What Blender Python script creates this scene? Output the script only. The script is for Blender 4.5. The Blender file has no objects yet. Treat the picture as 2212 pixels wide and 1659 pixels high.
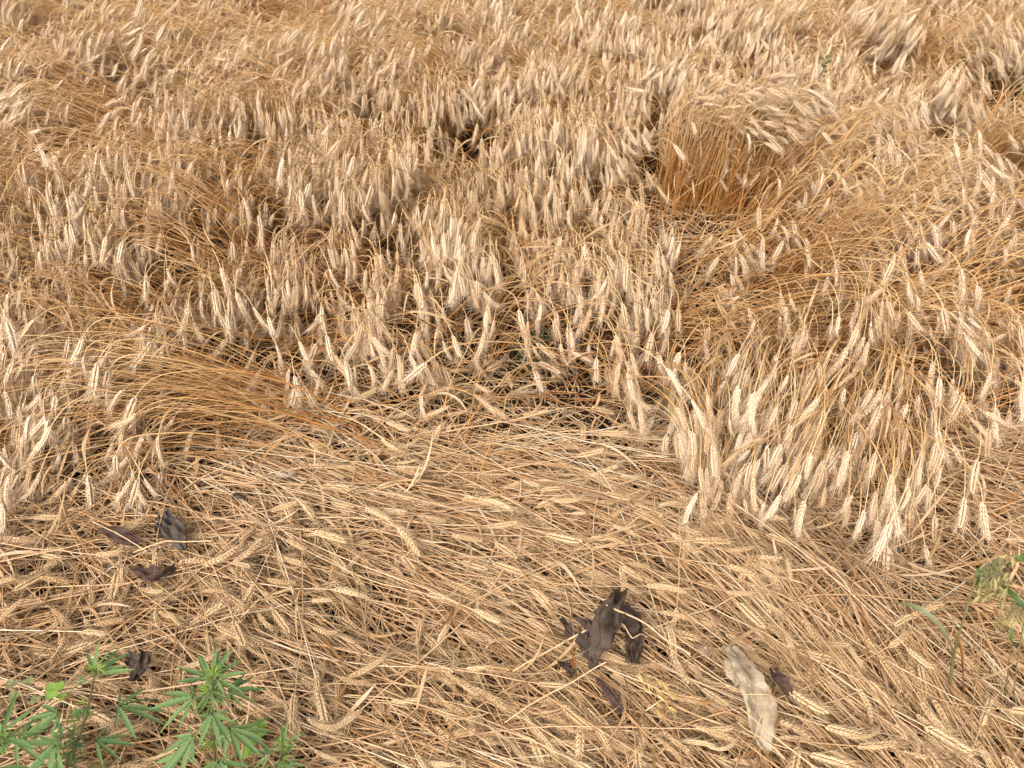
import bpy, math, random
import numpy as np
from mathutils import Vector, Matrix, kdtree

# ------------------------------------------------------------------ camera, sky, sun, exposure
sc = bpy.context.scene
R = math.radians
CAM_H, PITCH, HFOV = 1.65, R(38.5), R(64)
cam_d = bpy.data.cameras.new('camera'); cam = bpy.data.objects.new('camera', cam_d)
sc.collection.objects.link(cam); sc.camera = cam
cam.location = (0, 0, CAM_H); cam.rotation_euler = (R(90) - PITCH, 0, 0)
cam_d.sensor_fit = 'HORIZONTAL'; cam_d.angle = HFOV
cam_d.dof.use_dof = True; cam_d.dof.focus_distance = 2.1; cam_d.dof.aperture_fstop = 11.0
cam_d.clip_start = 0.05; cam_d.clip_end = 2000

world = bpy.data.worlds.new('World'); sc.world = world; world.use_nodes = True
wn, wl = world.node_tree.nodes, world.node_tree.links
for n in list(wn): wn.remove(n)
SUN_EL, SUN_AZ = R(47), R(203)          # high soft sun, behind the camera and a little to one side
sky = wn.new('ShaderNodeTexSky'); sky.sky_type = 'NISHITA'; sky.sun_disc = False
sky.sun_elevation = SUN_EL; sky.sun_rotation = SUN_AZ
sky.air_density = 1.0; sky.dust_density = 6.0; sky.ozone_density = 1.0
hsv = wn.new('ShaderNodeHueSaturation'); hsv.inputs['Saturation'].default_value = 0.12   # bright overcast: nearly white
bg = wn.new('ShaderNodeBackground'); bg.inputs['Strength'].default_value = 0.125
wo = wn.new('ShaderNodeOutputWorld')
wl.new(sky.outputs[0], hsv.inputs['Color']); wl.new(hsv.outputs[0], bg.inputs['Color']); wl.new(bg.outputs[0], wo.inputs['Surface'])
sun_d = bpy.data.lights.new('sun', 'SUN'); sun_d.energy = 1.25; sun_d.angle = R(38); sun_d.color = (1.0, 0.89, 0.73)
sun = bpy.data.objects.new('sun', sun_d); sc.collection.objects.link(sun)
sdir = Vector((math.sin(SUN_AZ) * math.cos(SUN_EL), math.cos(SUN_AZ) * math.cos(SUN_EL), math.sin(SUN_EL)))
sun.rotation_euler = sdir.to_track_quat('Z', 'Y').to_euler()
sc.view_settings.view_transform = 'Standard'; sc.view_settings.look = 'None'
sc.view_settings.exposure = 1.02; sc.view_settings.gamma = 1.0; sc.view_settings.use_curve_mapping = False
sc.cycles.max_bounces = 8; sc.cycles.diffuse_bounces = 5; sc.cycles.glossy_bounces = 2; sc.cycles.transmission_bounces = 4

rng = np.random.default_rng(11); random.seed(5)
COL = sc.collection

# ------------------------------------------------------------------ helpers
F_PX = 1106.0 / math.tan(HFOV / 2)      # layout notes are kept on a 2212 x 1659 survey sheet of the place
FWD = np.array((0, math.cos(PITCH), -math.sin(PITCH))); UPV = np.array((0, math.sin(PITCH), math.cos(PITCH)))
def at(px, py, z=0.0):
    """ground plan: survey sheet point -> place on the level z"""
    d = np.array(((px - 1106.0) / F_PX, 0, 0)) + UPV * ((829.5 - py) / F_PX) + FWD
    t = (z - CAM_H) / d[2]
    return np.array((0, 0, CAM_H)) + d * t
def V(px, py, z=0.0): return Vector(at(px, py, z))

def tag(o, label=None, cat=None, group=None, kind=None):
    if label: o['label'] = label
    if cat: o['category'] = cat
    if group: o['group'] = group
    if kind: o['kind'] = kind
    return o
def empty(name, loc):
    o = bpy.data.objects.new(name, None); COL.objects.link(o); o.location = loc; o.empty_display_size = 0.02
    return o
def mesh_np(name, verts, quads=None, tris=None, attrs=None, smooth=True):
    me = bpy.data.meshes.new(name)
    verts = np.asarray(verts, np.float32).reshape(-1, 3)
    nq = 0 if quads is None else len(quads); nt = 0 if tris is None else len(tris)
    loops = np.concatenate([np.asarray(a, np.int32).ravel() for a in (quads, tris) if a is not None and len(a)]) if nq + nt else np.zeros(0, np.int32)
    me.vertices.add(len(verts)); me.vertices.foreach_set('co', verts.ravel())
    if nq + nt:
        me.loops.add(len(loops)); me.loops.foreach_set('vertex_index', loops)
        me.polygons.add(nq + nt)
        start = np.concatenate([np.arange(nq) * 4, nq * 4 + np.arange(nt) * 3]).astype(np.int32)
        me.polygons.foreach_set('loop_start', start)
        me.polygons.foreach_set('use_smooth', np.full(nq + nt, smooth))
    for k, (typ, data) in (attrs or {}).items():
        a = me.attributes.new(k, typ, 'POINT')
        a.data.foreach_set('value' if typ in ('FLOAT', 'INT') else 'vector', np.asarray(data, np.int32 if typ == 'INT' else np.float32).ravel())
    me.update(calc_edges=True); me.validate()
    return me
def mobj(name, me, mat, parent=None, loc=None):
    o = bpy.data.objects.new(name, me); COL.objects.link(o)
    if mat is not None and not me.materials: me.materials.append(mat)
    if parent is not None: o.parent = parent
    if loc is not None: o.location = loc
    return o
def nrm(a): return a / np.maximum(np.linalg.norm(a, axis=-1, keepdims=True), 1e-9)
def smooth01(t): t = np.clip(t, 0, 1); return t * t * (3 - 2 * t)

_np_phase = rng.uniform(0, 6.28, (10, 2)); _np_dir = rng.normal(0, 1, (10, 2))
def noise2(x, y, f):
    s = 0
    for i in range(10):
        d = _np_dir[i] / np.linalg.norm(_np_dir[i]) * f * (0.6 + 0.12 * i)
        s = s + np.sin(x * d[0] + y * d[1] + _np_phase[i, 0])
    return s / 4.5

# ------------------------------------------------------------------ materials
def mat_new(name):
    m = bpy.data.materials.new(name); m.use_nodes = True
    nt = m.node_tree
    for n in list(nt.nodes): nt.nodes.remove(n)
    out = nt.nodes.new('ShaderNodeOutputMaterial'); out.location = (600, 0)
    return m, nt, out
def ramp(nt, fac, stops):
    r = nt.nodes.new('ShaderNodeValToRGB')
    e = r.color_ramp.elements
    while len(e) < len(stops): e.new(0.5)
    for el, (p, c) in zip(e, stops): el.position = p; el.color = (*c, 1)
    nt.links.new(fac, r.inputs['Fac']); return r.outputs['Color']
def attr(nt, name, out='Fac'):
    a = nt.nodes.new('ShaderNodeAttribute'); a.attribute_name = name; return a.outputs[out]
def noise(nt, scale, detail=3, coord='Object', rough=0.6):
    tc = nt.nodes.new('ShaderNodeTexCoord'); n = nt.nodes.new('ShaderNodeTexNoise')
    n.inputs['Scale'].default_value = scale; n.inputs['Detail'].default_value = detail; n.inputs['Roughness'].default_value = rough
    nt.links.new(tc.outputs[coord], n.inputs['Vector']); return n.outputs['Fac']
def mixc(nt, fac, a, b, mode='MIX'):
    m = nt.nodes.new('ShaderNodeMix'); m.data_type = 'RGBA'; m.blend_type = mode
    for sock, val in ((m.inputs[0], fac), (m.inputs[6], a), (m.inputs[7], b)):
        if isinstance(val, (int, float)): sock.default_value = val
        elif isinstance(val, tuple): sock.default_value = (*val, 1)
        else: nt.links.new(val, sock)
    return m.outputs[2]
def leafy(nt, out, color, rough=0.6, trans=0.3, spec=0.25, bump=None, bump_d=0.001):
    p = nt.nodes.new('ShaderNodeBsdfPrincipled'); p.inputs['Roughness'].default_value = rough
    p.inputs['Specular IOR Level'].default_value = spec
    nt.links.new(color, p.inputs['Base Color'])
    if bump is not None:
        b = nt.nodes.new('ShaderNodeBump'); b.inputs['Distance'].default_value = bump_d; b.inputs['Strength'].default_value = 0.8
        nt.links.new(bump, b.inputs['Height']); nt.links.new(b.outputs[0], p.inputs['Normal'])
    if trans > 0:
        t = nt.nodes.new('ShaderNodeBsdfTranslucent'); nt.links.new(color, t.inputs['Color'])
        mx = nt.nodes.new('ShaderNodeMixShader'); mx.inputs[0].default_value = trans
        nt.links.new(p.outputs[0], mx.inputs[1]); nt.links.new(t.outputs[0], mx.inputs[2]); nt.links.new(mx.outputs[0], out.inputs[0])
    else: nt.links.new(p.outputs[0], out.inputs[0])

def make_straw(name, stops_low, stops_top, rough=0.45):
    m, nt, out = mat_new(name)
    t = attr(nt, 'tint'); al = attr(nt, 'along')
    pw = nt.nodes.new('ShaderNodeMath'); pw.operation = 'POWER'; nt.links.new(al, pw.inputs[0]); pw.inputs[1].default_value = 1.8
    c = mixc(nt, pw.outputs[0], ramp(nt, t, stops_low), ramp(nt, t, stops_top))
    n = noise(nt, 60, 2)
    c = mixc(nt, 0.35, c, ramp(nt, n, [(0.3, (0.55, 0.50, 0.45)), (0.7, (1, 1, 1))]), 'MULTIPLY')
    c = mixc(nt, ramp(nt, noise(nt, 2.2, 3), [(0.48, (0, 0, 0)), (0.72, (0.42, 0.42, 0.42))]), c, mixc(nt, 0.6, c, (0.46, 0.36, 0.25)))
    leafy(nt, out, c, rough, 0.12, 0.35)
    return m
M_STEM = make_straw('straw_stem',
    [(0.0, (0.36, 0.12, 0.022)), (0.5, (0.53, 0.225, 0.05)), (1.0, (0.65, 0.36, 0.12))],  # orange of the lower stalk, deepened to paint in the shade of the recesses
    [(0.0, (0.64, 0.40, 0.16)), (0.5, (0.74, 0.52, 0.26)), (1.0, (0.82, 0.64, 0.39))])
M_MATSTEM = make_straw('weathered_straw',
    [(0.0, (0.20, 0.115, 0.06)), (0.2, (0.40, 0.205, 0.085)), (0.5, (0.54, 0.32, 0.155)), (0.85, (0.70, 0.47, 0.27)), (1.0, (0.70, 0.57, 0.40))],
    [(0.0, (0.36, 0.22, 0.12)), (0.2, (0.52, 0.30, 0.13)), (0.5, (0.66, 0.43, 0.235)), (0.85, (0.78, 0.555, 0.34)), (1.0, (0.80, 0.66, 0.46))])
def make_blade(name, stops):
    m, nt, out = mat_new(name)
    c = ramp(nt, attr(nt, 'tint'), stops)
    c = mixc(nt, 0.5, c, ramp(nt, noise(nt, 45, 3), [(0.3, (0.6, 0.5, 0.42)), (0.65, (1, 1, 1))]), 'MULTIPLY')
    leafy(nt, out, c, 0.6, 0.3, 0.2)
    return m
M_BLADE = make_blade('dry_blade', [(0.0, (0.40, 0.22, 0.09)), (0.45, (0.56, 0.38, 0.21)), (1.0, (0.68, 0.52, 0.34))])

def make_ear(name, base, pale):
    m, nt, out = mat_new(name)
    at_ = nt.nodes.new('ShaderNodeAttribute'); at_.attribute_name = 'tint'; at_.attribute_type = 'INSTANCER'
    c = mixc(nt, at_.outputs['Fac'], base, pale)
    c = mixc(nt, attr(nt, 'base_shade'), mixc(nt, 0.85, c, (0.30, 0.15, 0.05)), c)  # shade painted into the grooves: brown towards the foot of each grain
    c = mixc(nt, 0.4, c, ramp(nt, noise(nt, 160, 2), [(0.3, (0.7, 0.62, 0.52)), (0.65, (1, 1, 1))]), 'MULTIPLY')
    leafy(nt, out, c, 0.55, 0.12, 0.3)
    return m
M_EAR = make_ear('wheat_ear', (0.68, 0.475, 0.285), (0.88, 0.705, 0.52))
M_EARFLAT = make_ear('weathered_ear', (0.56, 0.37, 0.20), (0.80, 0.60, 0.37))
M_AWNFLAT = make_ear('weathered_awn', (0.58, 0.39, 0.21), (0.80, 0.60, 0.37))
M_AWN = make_ear('wheat_awn', (0.74, 0.53, 0.32), (0.90, 0.73, 0.54))

m, nt, out = mat_new('soil')
c = ramp(nt, noise(nt, 18, 6), [(0.3, (0.016, 0.010, 0.006)), (0.7, (0.055, 0.035, 0.022))])
leafy(nt, out, c, 0.95, 0, 0.1, noise(nt, 40, 6), 0.02); M_SOIL = m

def make_dead(name, c0, c1, rough=0.72, trans=0.05, spot=None):
    m, nt, out = mat_new(name)
    c = ramp(nt, noise(nt, 25, 5), [(0.3, c0), (0.7, c1)])
    if spot is not None:
        c = mixc(nt, ramp(nt, noise(nt, 16, 5, rough=0.7), [(0.47, (0, 0, 0)), (0.66, (0.85, 0.85, 0.85))]), c, spot)
    fine = noise(nt, 220, 4, rough=0.7)
    c = mixc(nt, 0.4, c, ramp(nt, fine, [(0.3, (0.55, 0.55, 0.55)), (0.7, (1.15, 1.15, 1.15))]), 'MULTIPLY')
    leafy(nt, out, c, rough, trans, 0.25, noise(nt, 170, 6, rough=0.75), 0.003)
    return m
M_DARKLEAF = make_dead('dark_dead_leaf', (0.022, 0.013, 0.009), (0.105, 0.070, 0.050), 0.5)
M_PURPLE = make_dead('purplish_dead_leaf', (0.040, 0.021, 0.016), (0.11, 0.064, 0.048))
M_GREYLEAF = make_dead('grey_dead_leaf', (0.055, 0.042, 0.034), (0.125, 0.098, 0.080), spot=(0.05, 0.035, 0.03))
M_PALELEAF = make_dead('pale_dead_leaf', (0.38, 0.29, 0.19), (0.58, 0.47, 0.34), 0.8, 0.12, spot=(0.20, 0.115, 0.055))
M_TANLEAF = make_dead('tan_dead_leaf', (0.38, 0.25, 0.15), (0.52, 0.37, 0.24), 0.6, 0.15)
M_RUST = make_dead('rust_dead_leaf', (0.30, 0.12, 0.035), (0.50, 0.24, 0.08), 0.55, 0.2)

def make_green(name, c0, c1, trans=0.35, rough=0.5):
    m, nt, out = mat_new(name)
    oi = nt.nodes.new('ShaderNodeObjectInfo')
    c = mixc(nt, oi.outputs['Random'], c0, c1)
    c = mixc(nt, 0.4, c, ramp(nt, noise(nt, 90, 3), [(0.3, (0.62, 0.66, 0.6)), (0.7, (1.1, 1.1, 1.1))]), 'MULTIPLY')
    leafy(nt, out, c, rough, trans, 0.35, noise(nt, 300, 2), 0.0006)
    return m
M_HEMP = make_green('hemp_leaf', (0.105, 0.195, 0.070), (0.205, 0.300, 0.105))
M_HEMPYOUNG = make_green('young_hemp_leaf', (0.17, 0.27, 0.045), (0.27, 0.36, 0.06))
M_HEMPSTEM = make_green('hemp_stem', (0.10, 0.085, 0.045), (0.13, 0.11, 0.05), 0)
M_CLOVER = make_green('clover_leaf', (0.20, 0.34, 0.055), (0.28, 0.42, 0.08))
M_PALEGREEN = make_green('faded_green_leaf', (0.22, 0.24, 0.10), (0.30, 0.30, 0.14))
M_OATSTEM = make_green('oat_stem', (0.17, 0.145, 0.06), (0.20, 0.17, 0.075), 0)
M_OATBLADE = make_green('oat_blade', (0.24, 0.26, 0.14), (0.30, 0.31, 0.17))
M_GRASS = make_green('grass_blade', (0.07, 0.13, 0.035), (0.13, 0.18, 0.05))
M_OATGRAIN = make_green('oat_spikelet', (0.38, 0.33, 0.13), (0.55, 0.45, 0.20), 0.25)
M_OATDRY = make_green('dry_oat_spikelet', (0.60, 0.40, 0.15), (0.70, 0.51, 0.24), 0.25)

# ------------------------------------------------------------------ ground
def axis(lo, hi, n, far):
    core = np.linspace(lo, hi, n)
    return np.concatenate([[-far], np.linspace(-far * 0.1, lo - 1, 5), core, np.linspace(hi + 1, far * 0.1, 5), [far]])
gx, gy = axis(-5, 5, 110, 400), axis(-0.5, 8.5, 100, 400)
X, Y = np.meshgrid(gx, gy); Z = 0.012 * noise2(X, Y, 9) + 0.006 * noise2(X + 3, Y, 30)
Z = np.where((np.abs(X) < 5) & (Y < 8.5) & (Y > -0.5), Z, 0) - 0.02
idx = np.arange(X.size).reshape(X.shape)
q = np.stack([idx[:-1, :-1], idx[:-1, 1:], idx[1:, 1:], idx[1:, :-1]], -1).reshape(-1, 4)
tag(mobj('ground', mesh_np('ground', np.stack([X, Y, Z], -1), q), M_SOIL), kind='structure')

# ------------------------------------------------------------------ wheat: how it stands and lies over the plot
# survey points: place (sheet x, y, level), azimuth of the lean (0 = +x, 90 = away, -90 = towards the path),
# start angle, angle below the ear, angle of the ear, stalk length, scatter, density
CP = [
 # trampled flat patch
 (2000,1500,.05, -56,  5,  0,  -4,.72,12,1.0), (1750,1350,.05, -50, 5, 0, -4,.72,10,1.0), (1500,1500,.05,-44, 5, 0,-4,.72,14,1.0),
 (1450,1250,.05, -36,  5,  0,  -4,.75, 9,1.0), (1200,1120,.05, -20, 5, 0, -4,.80, 9,1.0), ( 930,1060,.05,-16, 5, 0,-4,.80,12,1.0),
 ( 720,1010,.05, -28,  5,  0,  -4,.75,18,1.0), (1150,1500,.05, -34, 5, 0, -4,.70,26,1.0), ( 820,1350,.05,-36, 5, 0,-4,.72,16,1.0),
 ( 520,1220,.05, -36,  5,  0,  -4,.70,22,1.0), ( 200,1280,.05, -12, 5, 0, -4,.70,50,0.9), ( 100,1130,.05,-25, 8, 0,-4,.65,50,0.8),
 ( 250,1560,.05, -15,  5,  0,  -4,.70,45,0.9), ( 650,1560,.05, -30, 5, 0, -4,.70,26,1.0), (1300,1010,.05,-14, 6, 0,-4,.78,14,0.9),
 (1620,1180,.05, -46,  6,  0,  -6,.72,12,1.0), (2150,1250,.05, -20, 6, 0, -4,.70,50,0.9), (1850,1620,.05,-50, 5, 0,-4,.70,14,1.0),
 (2180,1560,.05, -60,  5,  0,  -4,.70,25,1.0), (1000,1640,.05, -25, 5, 0, -4,.70,26,1.0),
 # ragged rim between the flat patch and the crop
 ( 880, 900,.06, -30, 14, -2, -20,.62,60,0.55), (1150, 900,.06, -10, 16, -2, -20,.62,60,0.5), (1010, 800,.10,-60,38,-5,-70,.55,50,0.6),
 ( 480, 880,.05, -20, 10,  0, -10,.55,60,0.45), ( 640, 900,.05, -30, 10,  0, -10,.60,40,0.6), ( 760, 760,.12,-50,34,-5,-70,.55,50,0.7),
 # bundle arching over to the west
 ( 560, 760,.22, 186, 40,  0, -50,.68,16,.8), ( 330, 800,.22, 200, 40, -4, -60,.66,16,1.0), ( 130, 870,.18, 208,38,-10,-66,.66,18,1.1),
 (  50,1010,.10, 215, 30,-25, -72,.70,16,1.1), ( 120, 690,.24,-135, 58,  5, -76,.55,40,1.1), ( 280, 600,.28, 230,58,  5,-78,.62,40,1.2),
 (  80, 560,.28, 240, 58,  5, -72,.62,40,1.1), ( 300, 680,.24,-130, 58,  5, -76,.55,40,1.1),
 # clump drooping over the flat patch on the east side
 (1690, 930,.18,-112, 46,-20, -62,.74,14,1.2), (1830, 860,.20,-100, 46,-15, -62,.74,18,1.2), (1600,1030,.12,-116,34,-20,-58,.72,14,1.1),
 (1860,1010,.12,-106, 32,-18, -58,.72,16,1.1), (1980, 900,.16, -80, 36,-12, -60,.70,30,0.9), (1500, 860,.16, -95,48,-10,-76,.60,30,0.8),
 (1310, 780,.18, -85, 55, -5, -80,.55,40,0.75),
 # stalks swept round to the east edge
 (1980, 640,.26, -20, 56, 2, -70,.60,28,1.15), (2150, 740,.22, -45, 46, -2, -68,.58,28,1.1), (2120, 980,.08, -15, 8, -2,-14,.75,40,0.9),
 (1830, 690,.26, -30, 54, 2, -72,.62,26,1.1), (2190, 580,.28, -10, 54, 2, -64,.64,24,1.2), (1720, 740,.2, -50, 40,-6,-74,.65,36,0.8),
 # upright clumps
 (1510, 262,.48, 70, 84, 48, -45,.56,40,1.0), (1620, 275,.48, 40, 82, 40, -45,.56,40,1.0), (1490,370,.25,-60,40,5,-60,.4,40,.12), (1600,385,.25,-60,40,5,-60,.4,40,.12), (1520,450,.05,-40,12,0,-10,.45,60,.45), (2110,385,.22,-20,50,10,-60,.45,40,.15), (1690,610,.12,-30,40,0,-60,.45,40,.35), (590,350,.2,-90,50,5,-70,.45,40,.3), (930,305,.22,-90,60,10,-70,.45,40,.3), (1800, 420,.44, -30,76,22,-60,.60,30,1.2),
 (1700, 560,.36, -22, 66, 10, -64,.60,24,1.2), (1880, 450,.42, -10, 74, 22, -55,.60,30,1.2), (2090, 400,.44, -20,76,30,-60,.62,30,1.2),
 (1400, 470,.30, -90, 60, 8, -80,.50,40,0.5), (1600, 500,.12, -50, 40,  0, -70,.45,40,0.5), (1960,520,.30,-20,55, 5,-65,.60,30,0.7),
 # dense nodding heads across the middle
 (1000, 400,.42, -95, 72, 12, -80,.60,40,1.2), (1300, 560,.36, -90, 68, 10, -82,.56,40,1.1), ( 720, 430,.40,-105,68,10,-80,.60,40,1.2),
 ( 580, 560,.34,-100, 58,  5, -80,.58,40,0.95), ( 900, 610,.32, -90, 60, 5, -82,.55,40,0.95), (1160, 650,.30,-90, 70,10,-84,.50,34,1.2),
 ( 420, 430,.40,-120, 66,  8, -78,.60,40,1.2), ( 200, 470,.36,-125, 64, 8, -76,.60,40,1.2), (1440, 640,.26,-80,55, 2,-80,.55,40,0.8),
 (1180, 330,.44,-100, 74, 15, -80,.60,35,1.3), ( 840, 690,.24,-80, 52, 2, -80,.52,45,0.85), (1020,520,.36,-90,66,8,-82,.56,40,1.0),
 # waves lodged to the west in the far part
 ( 100,  80,.36, 190, 54,  6, -58,.72,18,1.2), ( 420, 150,.34, 190, 52, 2, -58,.74,16,1.2), ( 720,  60,.38, 192,54, 5,-60,.72,18,1.2),
 ( 150, 250,.30, 188, 46,  0, -55,.76,14,1.3), ( 320, 310,.16, 200, 22, -4, -45,.68,24,0.8), (  50, 380,.08,-150,24,-2,-35,.55,50,0.8),
 ( 560, 260,.30, 198, 52,  0, -55,.74,16,1.2), ( 830, 200,.34, 212, 58, 5, -64,.68,22,1.2), ( 650, 330,.36,208, 60, 5,-70,.62,26,1.2),
 # dense far heads
 (1100, 120,.42, 225, 66, 14, -72,.60,30,1.3), (1400,  80,.44, 232, 68, 16, -70,.60,30,1.3), (1700, 110,.44, 240,66,14,-68,.60,30,1.3),
 (1260, 230,.44,-120, 72, 16, -78,.60,34,1.3), (1620, 210,.44, 235, 68, 14, -70,.60,30,1.3), (1930, 150,.42, 220,58,10,-58,.64,24,1.3),
 (1950,  50,.42, 215, 58, 10, -56,.64,24,1.3), (2150, 120,.38, -20, 58, 8, -62,.62,34,1.1), (1850, 300,.44,-30, 72,16,-60,.62,40,1.3),
 (2180, 220,.20, -30, 36,  0, -60,.60,40,0.8), (2100, 300,.42, -60, 70, 14, -70,.60,40,1.2), (1000, 20,.40, 200,56,8,-64,.66,24,1.2),
]
CPa = np.array(CP, float)
# flow of the pressed straw, noted on the sheet as the slope of the strands
SLOPE = [52, 51, 43, 35, 17, 14, 28, 31, 33, 33, 8, 22, 12, 26, 12, 48, 14, 50, 46, 16]
for i, th in enumerate(SLOPE):
    p0 = at(CP[i][0], CP[i][1], .05); p1 = at(CP[i][0] + 40 * math.cos(R(th)), CP[i][1] + 40 * math.sin(R(th)), .05)
    CPa[i, 3] = math.degrees(math.atan2(p1[1] - p0[1], p1[0] - p0[0]))
cp_xy = np.array([at(r[0], r[1], r[2])[:2] for r in CP])
def warp(xy):      # even spacing of the survey points near and far
    d = xy[:, 1] * 0.78 + 1.0
    return np.stack([xy[:, 0] / d * 1.6, 2.2 * np.log(d)], -1)
cp_w = warp(cp_xy); cp_az = np.radians(CPa[:, 3])
def field(xy):
    q = warp(xy); out = np.zeros((len(q), 8))
    for i in range(0, len(q), 4000):
        d2 = ((q[i:i+4000, None] - cp_w[None]) ** 2).sum(-1)
        w = np.exp(-(d2 - d2.min(1, keepdims=True)) / (2 * 0.072 ** 2)); w /= w.sum(1, keepdims=True)
        out[i:i+4000, 0] = np.arctan2(w @ np.sin(cp_az), w @ np.cos(cp_az))
        out[i:i+4000, 1:7] = w @ CPa[:, 4:10]
    return out
# candidate sites
HALF = lambda y: 0.625 * (0.78 * y + 0.95) + 0.75
Y0, Y1 = 0.15, 7.6
NC = 92000
ys = rng.uniform(Y0, Y1, NC); xs = rng.uniform(-1, 1, NC) * HALF(Y1); keep = np.abs(xs) < HALF(ys)
site = np.stack([xs, ys], -1)[keep]
area = (Y1 - Y0) * 2 * HALF(Y1) / NC              # m2 per candidate
Fd = field(site)
target = np.where(Fd[:, 1] < 20, 880, 660) * Fd[:, 6]
fade = np.clip((7.6 - site[:, 1]) / 2.0, 0.45, 1)
keep = rng.uniform(0, 1, len(site)) < target * area * fade
site, Fd = site[keep], Fd[keep]
N = len(site)
NF = len(site)
# bundles: tight sheaves of stalks (root place on the sheet, radius, count, azimuth, angles, length, scatter)
BUN = [
 (700,955,.13, 36,191,42,-16,-68,.88, 7), (640,905,.12, 28,192,46,-14,-64,.82, 7), (430,850,.08, 50,204,48,-14,-74,.66,12), (180,860,.10, 50,214,46,-16,-74,.60,14), (560,880,.05,36,188,38,-12,-72,.70,8), (60,960,.08,40,222,40,-24,-74,.52,14),
 (1750,800,.17,95,-112,56,-26,-66,.76,11), (1890,770,.16,66,-102,54,-22,-66,.74,12), (1650,760,.15,58,-106,54,-20,-72,.68,14), (1820,900,.13,52,-112,46,-24,-62,.70,10),
 (1640,700,.14,48,-12,36, -6,-68,.72, 9), (1800,760,.12, 36,-26,32, -8,-66,.70, 9), (1850,640,.14, 40, -8,36, -4,-66,.70,10), (1950,720,.1,45,-40,26,-8,-60,.66,10),
 (1500,455,.15,300,25,86, 66,-20,.54,50), (1590,450,.13,220,15,85, 60,-30,.54,45), (1720,640,.12,200,-22,75, 24,-66,.58,22), (1850,570,.12,120,-10,76,20,-60,.58,24), (2080,460,.14,230,-14,79,40,-55,.58,24), (2180,420,.14,180,-14,79,40,-55,.58,24), (1660,540,.1,110,-40,80,30,-70,.52,30),
 (1200,690,.06, 55,-90,85, 35,-84,.42,25), (1250,680,.05, 45,-85,85, 35,-84,.44,25), (1060,650,.06,45,-95,82,28,-84,.44,25), (1320,640,.06,45,-90,82,28,-84,.46,25),
 (930,345,.13,200,-95,84, 40,-78,.52,40), (560,372,.14,220,-110,74,26,-76,.56,30), (640,365,.12,160,-80,74,26,-76,.54,30), (860,420,.1,90,-95,80,26,-82,.52,30), (1130,420,.1,100,-95,82,30,-82,.52,30), (740,500,.1,80,-100,76,20,-82,.5,30), (440,480,.1,80,-120,72,16,-80,.52,30), (160,520,.1,80,-130,70,14,-78,.52,30), (1000,560,.08,60,-90,78,22,-84,.48,28),
 (420,240,.11,55,186,46,-6,-52,.74,10), (180,180,.12,60,184,44,-4,-52,.76,10), (330,110,.12,60,186,48, 0,-56,.74,10), (620,150,.12,60,188,48,0,-56,.72,12), (850,110,.12,60,190,50,4,-60,.70,12), (1000,190,.12,55,205,52,4,-62,.66,14), (640,250,.1,49,196,50,0,-60,.68,12), (90,300,.1,80,184,40,-4,-55,.74,10),
 (760,290,.1,90,200,56,4,-66,.62,14), (330,280,.08,50,186,30,-4,-40,.72,10), (2030,140,.12,100,-30,58,6,-58,.66,16), (2150,60,.12,100,-20,60,8,-58,.66,16), (1900,230,.12,110,-30,72,18,-62,.6,24),
]
bs, bf, bcl = [], [], []
for bi, (px, py, r_, n_, az_, b0, b1, bd, bl, bj) in enumerate(BUN):
    c_ = at(px, py, 0)[:2]; rr_ = r_ * np.sqrt(rng.uniform(0, 1, n_)); th_ = rng.uniform(0, 6.283, n_)
    bs.append(c_ + np.stack([rr_ * np.cos(th_) * 1.3, rr_ * np.sin(th_)], -1))
    bf.append(np.tile([math.radians(az_ + 10 * rng.normal()), b0, b1, bd, bl, bj, 1, 0], (n_, 1))); bcl.append(np.full(n_, bi))
site = np.concatenate([site] + bs); Fd = np.concatenate([Fd] + bf); N = len(site); bun = np.arange(N) >= NF
# clumps (tillers of a plant lean together) inside larger tussocks
def clusters(n):
    c_ = site[rng.choice(N, n, replace=False)]; k_ = kdtree.KDTree(n)
    for i, c in enumerate(c_): k_.insert((c[0], c[1], 0), i)
    k_.balance(); return c_, np.array([k_.find((p[0], p[1], 0))[1] for p in site])
ncl = int(N / 9); cl, cid = clusters(ncl); ntu = int(N / 70); tu, tid = clusters(ntu)
cj = rng.normal(0, 1, (ncl, 5)); tj = np.clip(rng.normal(0, 1, (ntu, 5)), -2, 2)
az0, a0, a1, dr, L, jit = (Fd[:, i].copy() for i in range(6))
flat = a0 < 20; flatness = 1 - smooth01((a0 - 8) / 22)
loose = np.where(flat | bun, 0.0, 1.0)
site = site + (tu[tid] - site) * (0.16 * loose)[:, None] + (cl[cid] - site) * np.where(bun, 0, np.where(flat, .2, .22))[:, None]
az = az0 + np.radians(jit) * (0.6 * cj[cid, 0] + 0.55 * rng.normal(0, 1, N) + 0.55 * tj[tid, 0] * loose)
stray = rng.uniform(0, 1, N) < np.where(flat, 0.16, np.where(bun, .04, 0.07)); az[stray] += rng.normal(0, 1.0, stray.sum())
a0 = a0 + np.where(flat, 2.5, 6) * cj[cid, 1] * .7 + np.where(flat, 3, 6) * rng.normal(0, 1, N) + 11 * tj[tid, 1] * loose
a1 = a1 + np.where(flat, 2, 10) * rng.normal(0, 1, N) + np.where(flat, 0, 5) * cj[cid, 2] + 8 * tj[tid, 2] * loose
dr = np.clip(dr + np.where(flat, 4, 13) * rng.normal(0, 1, N), -89, 25)
L = np.where(bun, L * (1.06 - np.where(a0 > 74, 0.22, 0.52) * rng.uniform(0, 1, N) ** 1.1), L)
L = L * (1 + 0.05 * cj[cid, 3] + 0.07 * rng.normal(0, 1, N) + 0.13 * tj[tid, 3] * loose); L = np.clip(L, 0.28, 1.0)
a0 = np.clip(a0, -2, 89)
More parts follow.
